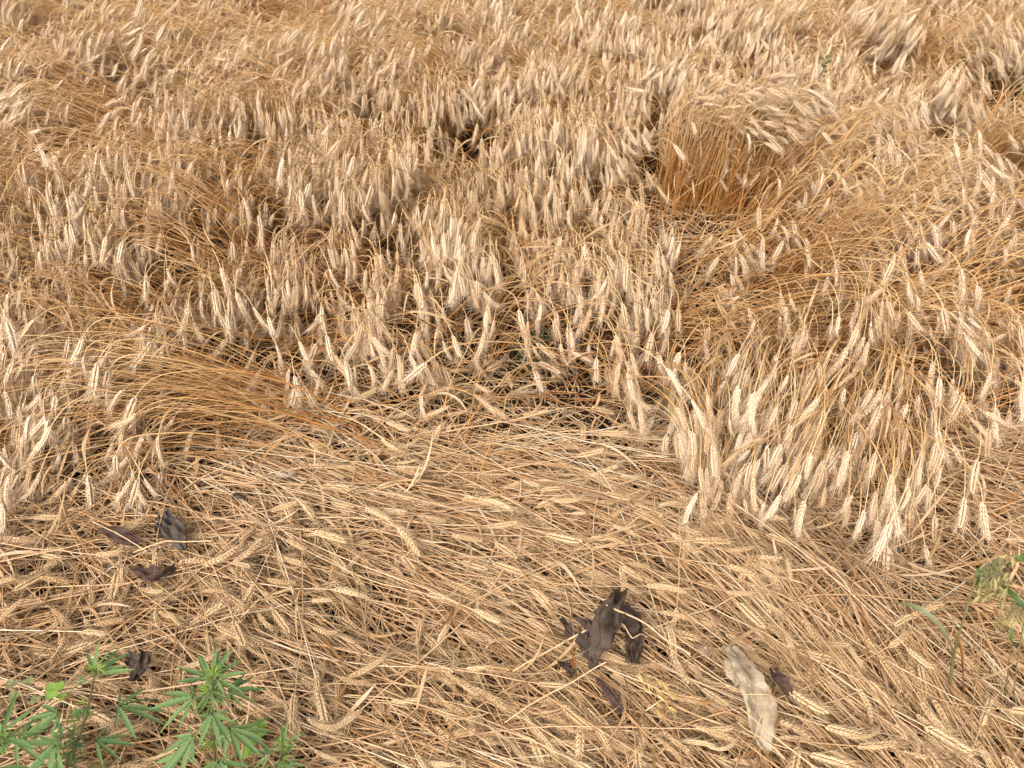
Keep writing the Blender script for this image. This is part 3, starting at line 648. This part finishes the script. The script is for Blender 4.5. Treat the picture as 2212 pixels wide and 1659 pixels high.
# ------------------------------------------------------------------ dead leaves
def interp(pts, n):
    pts = np.array(pts, float); m = len(pts); d = np.concatenate([[0], np.cumsum(np.linalg.norm(np.diff(pts[:, :3], axis=0), axis=1))]); d /= d[-1]
    u = np.linspace(0, 1, n); out = np.stack([np.interp(u, d, pts[:, j]) for j in range(pts.shape[1])], -1)
    for _ in range(3): out[1:-1] = out[1:-1] * .5 + (out[2:] + out[:-2]) * .25
    return out
def leaf_strip(rows, seed, crumple=0.003, veins=8, curl=0.3, roll_end=0.0, nu=25, nv=56, rag=0.12, thick=0.0004):
    """rows: x, y, z, half width, roll; a blade with lifted veins, creases and a ragged edge, real thickness"""
    r = np.random.default_rng(seed); C = interp(rows, nv); pos = C[:, :3]; hw = C[:, 3]; ro = C[:, 4]
    t = nrm(np.gradient(pos, axis=0)); sd = nrm(np.cross(t, np.array((0, 0, 1.0)))); up = np.cross(sd, t)
    a = ro[:, None]; s2 = sd * np.cos(a) + up * np.sin(a); u2 = np.cross(s2, t)
    u = np.linspace(-1, 1, nu); v = np.linspace(0, 1, nv)
    ph = r.uniform(0, 6.28, 12); ragL = 1 + rag * (np.sin(v * 23 + ph[0]) * .5 + np.sin(v * 51 + ph[1]) * .4); ragR = 1 + rag * (np.sin(v * 19 + ph[2]) * .5 + np.sin(v * 47 + ph[3]) * .4)
    U, Vv = np.meshgrid(u, v); w = hw[:, None] * np.where(U < 0, ragL[:, None], ragR[:, None])
    h = curl * w * U ** 2 * (0.6 + 0.4 * np.sin(Vv * 6 + ph[4]))
    vein = np.abs(((Vv * veins + np.abs(U) * 1.3 + 0.15 * np.sin(Vv * 30 + ph[5])) % 1.0) - 0.5) * 2
    h += 0.04 * w * (vein ** 3 - 0.3) + 0.0012 * np.exp(-(U / 0.10) ** 2)
    for k in range(5):
        f1, f2 = r.uniform(2, 7), r.uniform(4, 14); h += crumple * 0.5 * np.sin(U * f1 + ph[6 + k]) * np.sin(Vv * f2 + ph[k])
    h += crumple * 0.9 * np.abs(np.sin(U * 3.1 + Vv * 8 + ph[7])) - crumple * .4
    for k in range(6):                                          # sharp dry creases
        an_, fq = r.uniform(0, 3.14), r.uniform(3, 8); ph_ = r.uniform(0, 6.28)
        cr = np.abs(np.sin(0.5 * (U * math.cos(an_) * fq * .7 + Vv * math.sin(an_) * fq * 2.2) + ph_ + .5 * np.sin(Vv * 9 + U * 3 + ph_)))
        h += crumple * 0.55 * (1 - cr ** .6)
    w = w * (1 + rag * .5 * np.abs(U) ** 3 * np.sign(np.sin(Vv * 61 + ph[8] + 4 * np.sin(Vv * 17))) * (np.sin(Vv * 37 + ph[9]) > .2))
    th = roll_end * np.clip((U - .45) / .55, 0, 1) ** 1.5       # one edge rolled in
    lat = np.where(U > .45, .45 + (U - .45) * np.sin(np.maximum(th, 1e-4)) / np.maximum(th, 1e-4), U) if roll_end else U
    lift = np.where(U > .45, (1 - np.cos(th)) * 0.30, 0) if roll_end else 0 * U
    Pt = pos[:, None] + s2[:, None] * (w * lat)[..., None] + u2[:, None] * (h - w * lift)[..., None]
    dn = np.gradient(Pt, axis=0); dm = np.gradient(Pt, axis=1); nn_ = nrm(np.cross(dm, dn))
    A = Pt.reshape(-1, 3); B = (Pt - nn_ * thick).reshape(-1, 3); n = nu * nv; ix = np.arange(n).reshape(nv, nu)
    q = np.stack([ix[:-1, :-1], ix[:-1, 1:], ix[1:, 1:], ix[1:, :-1]], -1).reshape(-1, 4)
    loop = np.concatenate([ix[0, :], ix[1:, -1], ix[-1, -2::-1], ix[-2:0:-1, 0]]); l2 = np.roll(loop, -1)
    rim = np.stack([l2, loop, loop + n, l2 + n], -1)
    return np.concatenate([A, B]), np.concatenate([q, q[:, ::-1] + n, rim]), pos + u2 * 0.001
def rows(*r): return [(*at(px, py, z), w, ro) for px, py, z, w, ro in r]
def dead_leaf(label, mat, blades, seed, name='dead_leaf', rib=True, **kw):
    base = np.array(blades[0][0][:3]); root = empty(name, base)
    tag(root, label, 'leaf', 'dead leaves on the straw')
    for k, rw in enumerate(blades):
        v, q, mid = leaf_strip(rw, seed + k, **kw)
        mobj('blade' if k == 0 else 'torn_lobe', mesh_np('blade', v - base, q), mat, root)
        if k == 0 and rib:
            kk = len(mid); v, q, a = tubes((mid - base)[None], np.linspace(.0013, .0004, kk)[None], np.array([.5]), 5)
            mobj('midrib', mesh_np('midrib', v, q, None, {k_: ('FLOAT', d_) for k_, d_ in a.items()}), mat, root)
    return root
dead_leaf('large torn dark brown leaf, crumpled into two drooping lobes on the straw', M_DARKLEAF, [
    rows((1337,1280,.190,.015,.5), (1331,1305,.205,.020,.3), (1316,1338,.205,.038,-.35), (1301,1372,.175,.032,-.6), (1291,1405,.145,.017,-.9), (1288,1442,.112,.009,-1.1)),
    rows((1340,1322,.175,.018,.3), (1360,1336,.170,.024,.2), (1369,1362,.155,.019,.1), (1369,1395,.135,.020,0), (1366,1432,.112,.014,-.1)),
    rows((1283,1345,.170,.012,-.9), (1273,1372,.155,.016,-1.1), (1272,1400,.135,.014,-1.0), (1280,1430,.115,.008,-.6))], 21, crumple=.011, veins=6, curl=-.55, rag=.13)
dead_leaf('long pale beige curled leaf with one edge rolled, lying on the straw', M_PALELEAF, [
    rows((1572,1400,.135,.018,.1), (1594,1425,.155,.022,.25), (1614,1465,.165,.028,.35), (1628,1510,.160,.036,.3), (1638,1555,.150,.036,.2), (1650,1598,.125,.024,.1), (1658,1622,.105,.010,0)),
    rows((1572,1420,.145,.014,-.4), (1582,1446,.125,.022,-.9), (1600,1478,.120,.016,-1.0))], 31, crumple=.003, veins=8, curl=.4, roll_end=2.0, rag=.14)
dead_leaf('oval dark purplish leaf with clear cross veins under a pale straw', M_PURPLE, [rows((216,1148,.125,.010,.2), (235,1150,.13,.020,.2), (262,1160,.13,.023,.2), (288,1172,.12,.015,.1), (305,1178,.11,.004,0))], 41, veins=7, curl=.25, rag=.05)
dead_leaf('greyish crumpled leaf with a dark torn hollow', M_GREYLEAF, [rows((352,1112,.12,.012,.2), (362,1132,.125,.024,.1), (378,1152,.125,.026,-.1), (390,1172,.12,.018,-.2), (398,1188,.11,.007,0)),
    rows((340,1138,.12,.006,-.3), (352,1150,.115,.012,-.6), (372,1164,.11,.010,-.4))], 51, crumple=.007, veins=5, curl=.3)
dead_leaf('small crumpled dark purplish leaf half buried under wheat ears', M_PURPLE, [rows((284,1238,.105,.007,.1), (302,1240,.12,.018,.3), (328,1243,.12,.019,.1), (352,1240,.115,.013,-.2), (378,1232,.10,.006,0))], 61, crumple=.007, veins=6, curl=-.4)
dead_leaf('folded dark triangular leaf with a paler edge beside the thin hemp plant', M_DARKLEAF, [rows((312,1408,.15,.010,.9), (306,1425,.145,.017,.8), (299,1445,.135,.016,.6), (290,1470,.115,.005,.3)),
    rows((276,1416,.13,.006,-.2), (288,1424,.135,.014,-.3), (296,1440,.125,.010,-.3))], 71, crumple=.004, veins=5, curl=.5)
dead_leaf('tiny dark leaf scrap lying in the open straw', M_DARKLEAF, [rows((505,1070,.10,.005,.2), (515,1073,.115,.011,.2), (528,1078,.10,.004,0))], 81, nu=9, nv=14, curl=.4)
dead_leaf('dark leaf scrap wedged under straw below the large torn leaf', M_DARKLEAF, [rows((1208,1432,.11,.006,.4), (1222,1442,.125,.014,.4), (1236,1458,.11,.010,.2))], 91, nu=9, nv=14, curl=.3)
dead_leaf('narrow ribbed brown leaf half sunk between ears', M_PURPLE, [rows((1292,1468,.115,.006,.3), (1308,1490,.125,.011,.4), (1326,1512,.125,.014,.3), (1342,1540,.11,.008,.1))], 101, veins=9, curl=-.6)
dead_leaf('reddish brown leaf showing beside the pale curled leaf', M_PURPLE, [rows((1668,1448,.10,.008,.2), (1682,1468,.115,.018,.2), (1694,1486,.11,.015,.1), (1702,1502,.10,.005,0))], 111, curl=.3)
dead_leaf('small reddish shrivelled scrap left of the large torn leaf'.replace('left of', 'facing'), M_PURPLE, [rows((1212,1342,.105,.004,.3), (1222,1356,.12,.010,.3), (1228,1374,.105,.005,.1))], 121, nu=9, nv=14, crumple=.006)
dead_leaf('pale tan leaf scrap flat on the straw near the crop rim', M_PALELEAF, [rows((595,1032,.11,.006,.1), (618,1030,.125,.012,.2), (640,1022,.11,.005,.1))], 131, nu=9, nv=14)
dead_leaf('tan flake of leaf just above the pale curled leaf', M_TANLEAF, [rows((1502,1396,.10,.004,.1), (1516,1404,.12,.013,.3), (1530,1416,.10,.006,.1))], 141, nu=9, nv=14)
dead_leaf('small tan leaf caught in straw at the crop rim', M_TANLEAF, [rows((715,926,.09,.005,.2), (738,918,.11,.010,.3), (760,910,.09,.004,.1))], 151, nu=9, nv=14)
dead_leaf('upright rust orange dry blade standing beside the wild oat', M_RUST, [rows((2082,1500,.08,.005,.3), (2078,1450,.16,.006,.3), (2074,1400,.25,.005,.2), (2068,1372,.30,.001,.1))], 161, name='dry_blade', nu=7, nv=20, veins=0.1, curl=.5, crumple=.001, rag=.05)
dead_leaf('short rust orange dry blade standing near the large torn leaf', M_RUST, [rows((1240,1462,.09,.003,.3), (1237,1430,.14,.005,.3), (1238,1392,.20,.001,.2))], 171, name='dry_blade', nu=7, nv=16, veins=0.1, curl=.5, crumple=.001, rag=.05)

# ------------------------------------------------------------------ loose straws lying on top
def straw(label, pts, r=0.0016, seed=0, ti=.8):
    P0 = np.array([at(*p) for p in pts]); n = 14 * (len(pts) - 1)
    d = np.concatenate([[0], np.cumsum(np.linalg.norm(np.diff(P0, axis=0), axis=1))]); d /= d[-1]; u = np.linspace(0, 1, n)
    C = np.stack([np.interp(u, d, P0[:, j]) for j in range(3)], -1); rr = np.random.default_rng(seed)
    C += 0.0012 * np.sin(u * 9 + rr.uniform(0, 6))[:, None] * rr.normal(0, 1, 3)
    b = C[0]; rad = np.full(n, r); rad[n // 2] *= 1.4
    v, q, a = tubes((C - b)[None], rad[None], np.array([ti]), 6)
    tag(mobj('broken_straw', mesh_np('broken_straw', v, q, None, {k_: ('FLOAT', d_) for k_, d_ in a.items()}), M_MATSTEM, None, b), label, 'straw', 'loose straws on the mat')
straw('long pale straw reaching from open mat up to the large torn leaf', [(1108,1450,.13), (1220,1385,.15), (1292,1350,.17)], .0019, 1)
straw('pale straw crossing over the top of the large torn leaf', [(1310,1305,.225), (1400,1352,.20), (1490,1415,.14)], .0019, 2)
straw('bent straw lying below the large torn leaf, its kink pointing east', [(1310,1400 + 40,.14), (1450,1502,.14), (1395,1535,.13)], .0014, 3)
straw('straw running down beside the narrow ribbed brown leaf', [(1090,1560,.13), (1200,1490,.14), (1310,1432,.14)], .0016, 4)
straw('thin straw lying across the long pale leaf', [(1600,1500,.185), (1660,1478 + 22,.185), (1700,1530,.14)], .0008, 5)
straw('stiff straw crossing the foot of the long pale leaf', [(1600,1530,.16), (1660,1580,.18), (1760,1659,.14)], .0016, 6)
straw('straw lying across the oval purplish leaf', [(200,1128,.15), (250,1150,.165), (315,1190,.13)], .0013, 7)
straw('straw lying over the greyish crumpled leaf', [(290,1192,.13), (360,1168,.155), (455,1170,.13)], .0016, 8)
straw('upright kinked straw beside the tall hemp plant', [(520,1640,.12), (538,1530,.26), (542,1480,.30), (500,1478,.28)], .0018, 9)
straw('long straw slanting over the open mat towards the hemp plants', [(300,1495,.14), (460,1470,.16), (640,1440,.13)], .0014, 10)

straw('thin awned straw over the middle of the long pale leaf', [(1640,1600,.17), (1656,1540,.19), (1666,1488,.17)], .0007, 11)
straw('second thin straw slanting over the long pale leaf', [(1628,1598,.17), (1646,1545,.19), (1662,1492,.175)], .0007, 12)
straw('pale straw pressed over the narrow end of the long pale leaf', [(1590,1560,.15), (1640,1592,.165), (1700,1640,.14)], .0014, 13)
straw('kinked straw resting on the lower lobes of the large torn leaf', [(1345,1352,.19), (1368,1375,.18), (1400,1372,.15)], .0012, 14)
# ------------------------------------------------------------------ hemp weeds
def leaflet_mesh(name, mat):
    n = 15; vs, fs = [], []
    for i in range(n + 1):
        t = i / n; w = 0.076 * (math.sin(math.pi * t ** 0.85) ** 0.9 if 0 < t < 1 else 0.02) * (1 - 0.25 * t); w *= (1.20 if i % 2 else 0.80) if 0 < i < n else 1
        zc = -0.10 * t * t; y = t; yl = t - (0.03 if i % 2 else -0.01)
        vs += [(-w, yl + .03, zc + w * 0.30), (-w * .5, y + .01, zc + w * 0.10), (0, y, zc - w * 0.08), (w * .5, y + .01, zc + w * 0.10), (w, yl + .03, zc + w * 0.30)]
    for i in range(n):
        for j in range(4): a = i * 5 + j; fs.append((a, a + 1, a + 6, a + 5))
    me = mesh_np(name, vs, fs); me.materials.append(mat); return me
LF, LFY = leaflet_mesh('leaflet', M_HEMP), leaflet_mesh('young_leaflet', M_HEMPYOUNG)
def tube_obj(name, pts, r0, r1, mat, parent=None, sides=6, n=14):
    C = interp([tuple(p) + (0,) for p in pts], n)[:, :3] if len(pts) > 2 else np.array([np.array(pts[0]) * (1 - u) + np.array(pts[1]) * u for u in np.linspace(0, 1, n)])
    v, q, a = tubes(C[None], np.linspace(r0, r1, n)[None], np.array([.5]), sides)
    return mobj(name, mesh_np(name, v, q, None, {k_: ('FLOAT', d_) for k_, d_ in a.items()}), mat, parent)
def palm_leaf(root, o, az_, elev, pet, ln, nl, young=False, tilt=0.0, rnd=random):
    """petiole with a fan of toothed leaflets; o is where it leaves the stem"""
    d = Vector((math.cos(az_) * math.cos(elev), math.sin(az_) * math.cos(elev), math.sin(elev)))
    e = o + d * pet
    pt = tube_obj('leaf', [o, o + d * pet * .5 + Vector((0, 0, pet * .06)), e], .0011, .0008, M_HEMPYOUNG if young else M_HEMPSTEM, root, 5, 6)
    f = Vector((math.cos(az_) * math.cos(elev * .4 - tilt), math.sin(az_) * math.cos(elev * .4 - tilt), math.sin(elev * .4 - tilt)))
    sx = f.cross(Vector((0, 0, 1))).normalized(); nz = sx.cross(f).normalized()
    fan = {1: [0], 3: [0, -.6, .6], 5: [0, -.55, .55, -1.15, 1.15], 7: [0, -.45, .45, -.95, .95, -1.6, 1.6]}[nl]
    sz_ = rnd.uniform(.68, 1.06)
    for k, an in enumerate(fan):
        an += rnd.gauss(0, .09); l_ = ln * sz_ * (1, .95, .95, .72, .72, .42, .42)[k] * rnd.uniform(.92, 1.06)
        y = (f * math.cos(an) + sx * math.sin(an) - nz * (.08 + .10 * abs(an)) + nz * rnd.gauss(0, .10)).normalized()
        x = y.cross(nz).normalized(); z = x.cross(y); rl = rnd.gauss(0, .25); x, z = x * math.cos(rl) + z * math.sin(rl), z * math.cos(rl) - x * math.sin(rl)
        lo = bpy.data.objects.new('leaflet', LFY if young else LF); COL.objects.link(lo); lo.parent = pt
        wd = rnd.uniform(.92, 1.12)
        lo.matrix_local = Matrix([[x[i] * l_ * wd, y[i] * l_, z[i] * l_, e[i]] for i in range(3)] + [[0, 0, 0, 1]])
def hemp(label, base, top, mid, leaves, tops, seed, r0=.0035):
    rnd = random.Random(seed); root = empty('hemp_plant', base); tag(root, label, 'plant', 'hemp weeds at the field edge')
    b = Vector(base); pts = [Vector((0, 0, 0)), Vector(mid) - b, Vector(top) - b]
    C = interp([tuple(p) + (0,) for p in pts], 24)[:, :3]
    tube_obj('stem', pts, r0, .0014, M_HEMPSTEM, root, 7, 24)
    for t, azd, el_, pet, ln, nl in leaves:
        o = Vector(C[min(23, int(t * 23))]); palm_leaf(root, o, R(azd + rnd.gauss(0, 8)), R(el_), pet, ln, nl, False, 0.35 if t < .9 else 0, rnd)
        if t < .93:                                             # small shoot in the leaf axil
            for _ in range(3): palm_leaf(root, o, R(azd + rnd.gauss(0, 60)), R(rnd.uniform(20, 65)), .010, rnd.uniform(.018, .034), rnd.choice((3, 3, 5)), rnd.random() < .35, 0, rnd)
    for k in range(tops):
        palm_leaf(root, Vector(C[-1]), R(k * 137 + rnd.gauss(0, 10)), R(rnd.uniform(35, 75)), .006, rnd.uniform(.010, .024), rnd.choice((3, 5)), True, -.3, rnd)
hb = (-.575, .715, 0.0); ht = tuple(at(460, 1462, .50)); hm = tuple(at(462, 1590, .22))
hemp('tall bushy green hemp plant with a bright yellow green tip', hb, ht, hm, [
    (.97, 100, 60, .010, .060, 5), (.97, 20, 45, .010, .050, 5), (.97, 165, 45, .010, .050, 3), (.96, 60, 55, .01, .05, 3), (.95, -90, 30, .012, .045, 5),
    (.84, 188, 12, .030, .088, 7), (.84, 8, 14, .026, .086, 7), (.80, -80, 20, .028, .062, 7), (.80, 100, 25, .022, .06, 5),
    (.64, 230, 8, .040, .095, 7), (.62, -28, 10, .038, .092, 7),
    (.46, 195, 5, .050, .100, 7), (.44, -65, 5, .048, .098, 7), (.44, 20, 8, .045, .09, 7),
    (.28, 215, 5, .050, .100, 7), (.26, -20, 5, .05, .098, 7)], 9, 3)
hb2 = (-.90, .735, 0.0); ht2 = tuple(at(207, 1448, .46)); hm2 = tuple(at(183, 1560, .26))
hemp('thin hemp plant with a crooked brown stem and sparse leaves', hb2, ht2, hm2, [
    (.98, 95, 65, .010, .062, 3), (.97, 30, 40, .010, .072, 3), (.97, 5, 30, .012, .06, 1), (.95, 200, 30, .01, .03, 3),
    (.72, 200, 6, .045, .105, 7), (.62, 0, 14, .062, .098, 7), (.60, 215, 2, .05, .09, 5), (.50, 190, 5, .03, .08, 5), (.44, 10, 10, .035, .085, 5), (.42, 220, 5, .03, .08, 7),
    (.34, -20, 5, .04, .08, 7), (.32, 120, 10, .035, .08, 5)], 5, 4, .003)
hemp('hemp shoot with broad leaves rising past the corner of the mat', tuple(at(-20, 1700, 0)), tuple(at(5, 1590, .40)), tuple(at(-10, 1640, .2)), [
    (.97, 90, 60, .01, .065, 3), (.95, 10, 30, .012, .06, 3), (.8, 20, 15, .03, .085, 5), (.6, -40, 10, .03, .08, 5), (.5, 100, 20, .03, .07, 5)], 4, 5)
hemp('small young hemp seedling beside the tall bushy hemp plant', tuple(at(600, 1680, 0)), tuple(at(612, 1612, .26)), tuple(at(604, 1650, .13)), [
    (.98, 70, 60, .008, .048, 3), (.96, 10, 40, .008, .03, 3), (.70, 165, 14, .02, .058, 5), (.66, -30, 14, .02, .05, 5), (.5, 210, 12, .02, .055, 5)], 4, 6, .002)

# ------------------------------------------------------------------ small weeds
def disc_leaf(name):
    vs, fs = [(0, 0, 0)], []; n = 14
    for i in range(n):
        a = -math.pi / 2 + 2 * math.pi * (i + .5) / n; rr = .5 * (1 - .25 * math.exp(-((a + math.pi / 2) ** 2) * 6)) * (1 - .16 * math.exp(-((a - math.pi / 2) ** 2) * 8))
        vs.append((math.cos(a) * rr, .5 + math.sin(a) * rr, .10 * abs(math.cos(a)))) 
    vs[0] = (0, .5, -.02)
    for i in range(n): fs.append((0, 1 + i, 1 + (i + 1) % n))
    return mesh_np(name, vs, None, fs)
DL = disc_leaf('round_leaf'); DL.materials.append(M_CLOVER); DP = DL.copy(); DP.materials[0] = M_PALEGREEN
def clover(label, base, spots, mesh, seed):
    rnd = random.Random(seed); root = empty('clover_plant', base); tag(root, label, 'plant', 'small round leaved weeds'); b = Vector(base)
    for (px, py, z, sz) in spots:
        c = V(px, py, z) - b
        st = tube_obj('stalk', [Vector((rnd.gauss(0, .004), rnd.gauss(0, .004), 0)), c * .6 + Vector((0, 0, c.z * .15)), c], .0008, .0006, M_PALEGREEN, root, 4, 8)
        a0_ = rnd.uniform(0, 6.28)
        for k in range(3):
            a_ = a0_ + k * 2.094; y = Vector((math.cos(a_), math.sin(a_), rnd.uniform(-.1, .3))).normalized(); x = y.cross(Vector((0, 0, 1))).normalized(); z_ = x.cross(y)
            lo = bpy.data.objects.new('leaf', mesh); COL.objects.link(lo); lo.parent = st
            lo.matrix_local = Matrix([[x[i] * sz, y[i] * sz, z_[i] * sz, c[i]] for i in range(3)] + [[0, 0, 0, 1]])
clover('bright lime green clover beside the thin hemp plant', V(125, 1530, .02), [(118, 1490, .14, .021), (108, 1502, .12, .012), (135, 1505, .11, .010)], DL, 1)
clover('faded yellow green clover straggling in the straw', V(50, 1530, .02), [(25, 1478, .12, .014), (62, 1470, .13, .012), (30, 1505, .11, .015), (75, 1512, .10, .012), (130, 1458 + 20, .10, .010)], DP, 2)
clover('light green clover growing under the tall hemp plant', V(550, 1600, .02), [(552, 1585, .12, .020), (540, 1600, .10, .015), (565, 1565, .11, .013), (535, 1625, .10, .014)], DL, 3)
# leafy weed standing in the far crop
wb = V(1775, 250, 0); wt = V(1775, 140, .50)
wroot = empty('leafy_weed', wb); tag(wroot, 'small leafy green weed poking out of the cream wheat', 'plant')
c0 = V(1776, 165, .46) - wb
tube_obj('stem', [Vector((0, 0, 0)), c0 * .5 + Vector((0, 0, .08)), c0 + Vector((0, 0, .03))], .003, .0015, M_HEMPSTEM, wroot, 5, 10)
DG = DL.copy(); DG.materials[0] = M_GRASS
for k in range(12):
    a_ = k * 2.4; hh = random.uniform(-.13, .05); y = Vector((math.cos(a_), math.sin(a_), random.uniform(.1, .6))).normalized(); x = y.cross(Vector((0, 0, 1))).normalized(); z_ = x.cross(y)
    lo = bpy.data.objects.new('leaf', DG); COL.objects.link(lo); lo.parent = wroot; sz = random.uniform(.020, .036); o = c0 + Vector((0, 0, hh + .03))
    lo.matrix_local = Matrix([[x[i] * sz * .7, y[i] * sz, z_[i] * sz, o[i]] for i in range(3)] + [[0, 0, 0, 1]])
# grass tufts in the gaps
def grass_tuft(label, px, py, n, hgt, seed, spread=.05):
    rnd = np.random.default_rng(seed); b = at(px, py, 0); k = 6
    o = np.stack([rnd.normal(0, spread, n), rnd.normal(0, spread * .6, n), np.zeros(n)], -1); a_ = rnd.uniform(0, 6.28, n); ln = hgt * rnd.uniform(.6, 1.2, n)
    t = np.linspace(0, 1, k)[None]; out_ = rnd.uniform(.1, .7, n)[:, None] * t ** 1.8
    C = o[:, None] + np.stack([np.cos(a_)[:, None] * out_ * ln[:, None], np.sin(a_)[:, None] * out_ * ln[:, None], ln[:, None] * (t - .35 * out_ * t)], -1)
    sd = np.stack([-np.sin(a_), np.cos(a_), 0 * a_], -1)[:, None].repeat(k, 1)
    root = empty('grass_tuft', b); tag(root, label, 'grass', 'green grass tufts in the gaps')
    for i in range(n):
        v, q, a = ribbons(C[i:i+1], sd[i:i+1], rnd.uniform(.0012, .0022) * np.array((.7, 1, 1, .85, .55, .05))[None], np.array([.5]))
        mobj('blade', mesh_np('blade', v, q), M_GRASS, root)
grass_tuft('green grass tuft in the dark gap under the hanging ears', 1150, 800, 22, .20, 1)
grass_tuft('thin green grass at the edge of the flattened mat', 1005, 910, 14, .13, 2)
grass_tuft('green grass clump inside the leaning crop', 1950, 540, 34, .36, 3, .09)
grass_tuft('green grass showing in the far gap of the crop', 2195, 260, 26, .36, 4, .10)
grass_tuft('green grass growing through the arched bundle', 115, 985, 12, .24, 5, .03)
grass_tuft('low green grass beside the arched bundle gap', 520, 900, 10, .10, 6)
grass_tuft('green grass in the gap among drooping ears', 1440, 860, 12, .14, 7)

# ------------------------------------------------------------------ wild oats
def grain_mesh(name, mat):
    vs, fs = [], []; n = 6
    for side in (-1, 1):                                         # two glumes opening from one base
        b = len(vs)
        for i in range(n + 1):
            t = i / n; w = .13 * math.sin(math.pi * min(1, t * .97 + .02)) ** .8; off_ = side * (.02 + .16 * t)
            for j in range(3): a = (j - 1) * 1.0; vs.append((math.sin(a) * w, off_ + side * (math.cos(a) * w * .8 - w * .3), t))
        for i in range(n):
            for j in range(2): a = b + i * 3 + j; fs.append((a, a + 1, a + 4, a + 3))
    me = mesh_np(name, vs, fs); me.materials.append(mat); return me
OG, OD = grain_mesh('oat_spikelet', M_OATGRAIN), grain_mesh('dry_oat_spikelet', M_OATDRY)
def blade_obj(root, pts, w, mat, b, roll=.4):
    C = interp([tuple(at(*p) - b) + (0,) for p in pts], 16)[None, :, :3]; tg = nrm(np.gradient(C, axis=1)); sd = nrm(np.cross(tg, np.array((0.05, 0.02, 1.0)))); sb = np.cross(sd, tg)
    t = np.linspace(0, 1, 16); ww = w * np.minimum(1, 0.55 + t * 2) * np.clip((1 - t) * 2.2, .02, 1) ** .7
    v, q, a = ribbons(C, nrm(sd * math.cos(roll) + sb * math.sin(roll)), ww[None], np.array([.5]), .35)
    return mobj('blade', mesh_np('blade', v, q), mat, root)
def spikelets(root, b, spots, mesh, ln, seed, droop=(0, 0, -1), bm=None):
    rnd = random.Random(seed)
    for (o, c) in spots:
        o, c = Vector(o), Vector(c)
        br = tube_obj('panicle_branch', [o - b, (o + c) / 2 + Vector((0, 0, .012)) - b, c - b], .0005, .0004, bm or M_OATBLADE, root, 4, 7)
        z = (Vector(droop) + Vector((rnd.gauss(0, .45), rnd.gauss(0, .45), rnd.gauss(0, .25)))).normalized(); x = z.cross(Vector((rnd.gauss(0, 1), rnd.gauss(0, 1), .3))).normalized(); y = z.cross(x); l_ = ln * rnd.uniform(.8, 1.15)
        lo = bpy.data.objects.new('spikelet', mesh); COL.objects.link(lo); lo.parent = br
        lo.matrix_local = Matrix([[x[i] * l_, y[i] * l_, z[i] * l_, c[i] - b[i]] for i in range(3)] + [[0, 0, 0, 1]])
rnd = random.Random(8)
b = V(2052, 1500, .03); root = empty('wild_oat', b); tag(root, 'green wild oat with kinked stem, arching blade and drooping panicle', 'grass', 'wild oats at the field edge')
tube_obj('stem', [V(2052, 1500, .03) - b, V(2052, 1470, .10) - b, V(2058, 1430, .17) - b, V(2064, 1395, .23) - b, V(2082, 1335, .31) - b, V(2102, 1268, .38) - b, V(2113, 1235, .42) - b, V(2128, 1212, .43) - b], .0034, .0019, M_OATSTEM, root, 7, 40)
blade_obj(root, [(2062, 1420, .19), (2040, 1362, .27), (2000, 1318, .31), (1955, 1302, .29), (1905, 1305, .22)], .0055, M_OATBLADE, np.array(b))
blade_obj(root, [(2106, 1262, .38), (2112, 1240, .42), (2118, 1222, .42)], .006, M_GRASS, np.array(b))
sp = []
for k in range(46):
    t = rnd.random(); o = V(2113 + 45 * t, 1232 - 28 * t, .42 + .01 * t); c = V(2118 + 62 * t + rnd.gauss(0, 9), 1232 - 20 * t + rnd.uniform(0, 60), .40 - .04 * rnd.random()); sp.append((o, c))
spikelets(root, b, sp, OG, .027, 3)
sp = [(V(2150 + 6 * k, 1210, .43), V(2150 + 9 * k, 1195 + rnd.uniform(-6, 18), .42)) for k in range(6)]
spikelets(root, b, sp, OD, .030, 4, (.3, 0, -.6))
b = V(2192, 1530, .03); root = empty('wild_oat', b); tag(root, 'slender wild oat with dark green blades and pale green grains', 'grass', 'wild oats at the field edge')
tube_obj('stem', [V(2186, 1530, .03) - b, V(2196, 1440, .17) - b, V(2210, 1350, .30) - b, V(2222, 1300, .36) - b], .0018, .0011, M_OATSTEM, root, 6, 24)
tube_obj('stem', [V(2170, 1520, .03) - b, V(2178, 1450, .16) - b, V(2183, 1395, .25) - b], .0016, .0010, M_OATSTEM, root, 6, 20)
blade_obj(root, [(2186, 1400, .24), (2182, 1375, .27), (2186, 1350, .29)], .005, M_GRASS, np.array(b))
blade_obj(root, [(2222, 1330, .33), (2195, 1290, .36), (2160, 1262, .34), (2145, 1250, .30)], .005, M_GRASS, np.array(b))
blade_obj(root, [(2235, 1195, .38), (2205, 1205, .40), (2165, 1226, .36)], .006, M_GRASS, np.array(b))
sp = [(V(2215 - 4 * (k % 8), 1310, .35), V(2150 + rnd.uniform(0, 62), 1270 + rnd.uniform(-10, 80), .30 + rnd.uniform(-.06, .05))) for k in range(22)]
spikelets(root, b, sp, OG, .027, 5)
b = V(1420, 1500, .11); root = empty('spilled_oat_panicle', b); tag(root, 'yellow oat panicle with spilled grains pressed into the straw', 'grass')
tube_obj('stem', [V(1380, 1445, .12) - b, V(1420, 1490, .13) - b, V(1460, 1550, .12) - b], .0012, .0008, M_OATDRY, root, 5, 14)
sp = [(V(1395 + 30 * t, 1465 + 40 * t, .13), V(1398 + 45 * t + rnd.gauss(0, 13), 1470 + 45 * t + rnd.gauss(0, 13), .14)) for t in [rnd.random() for _ in range(24)]]
spikelets(root, b, sp, OD, .021, 6, (.5, -.6, -.1), M_OATDRY)
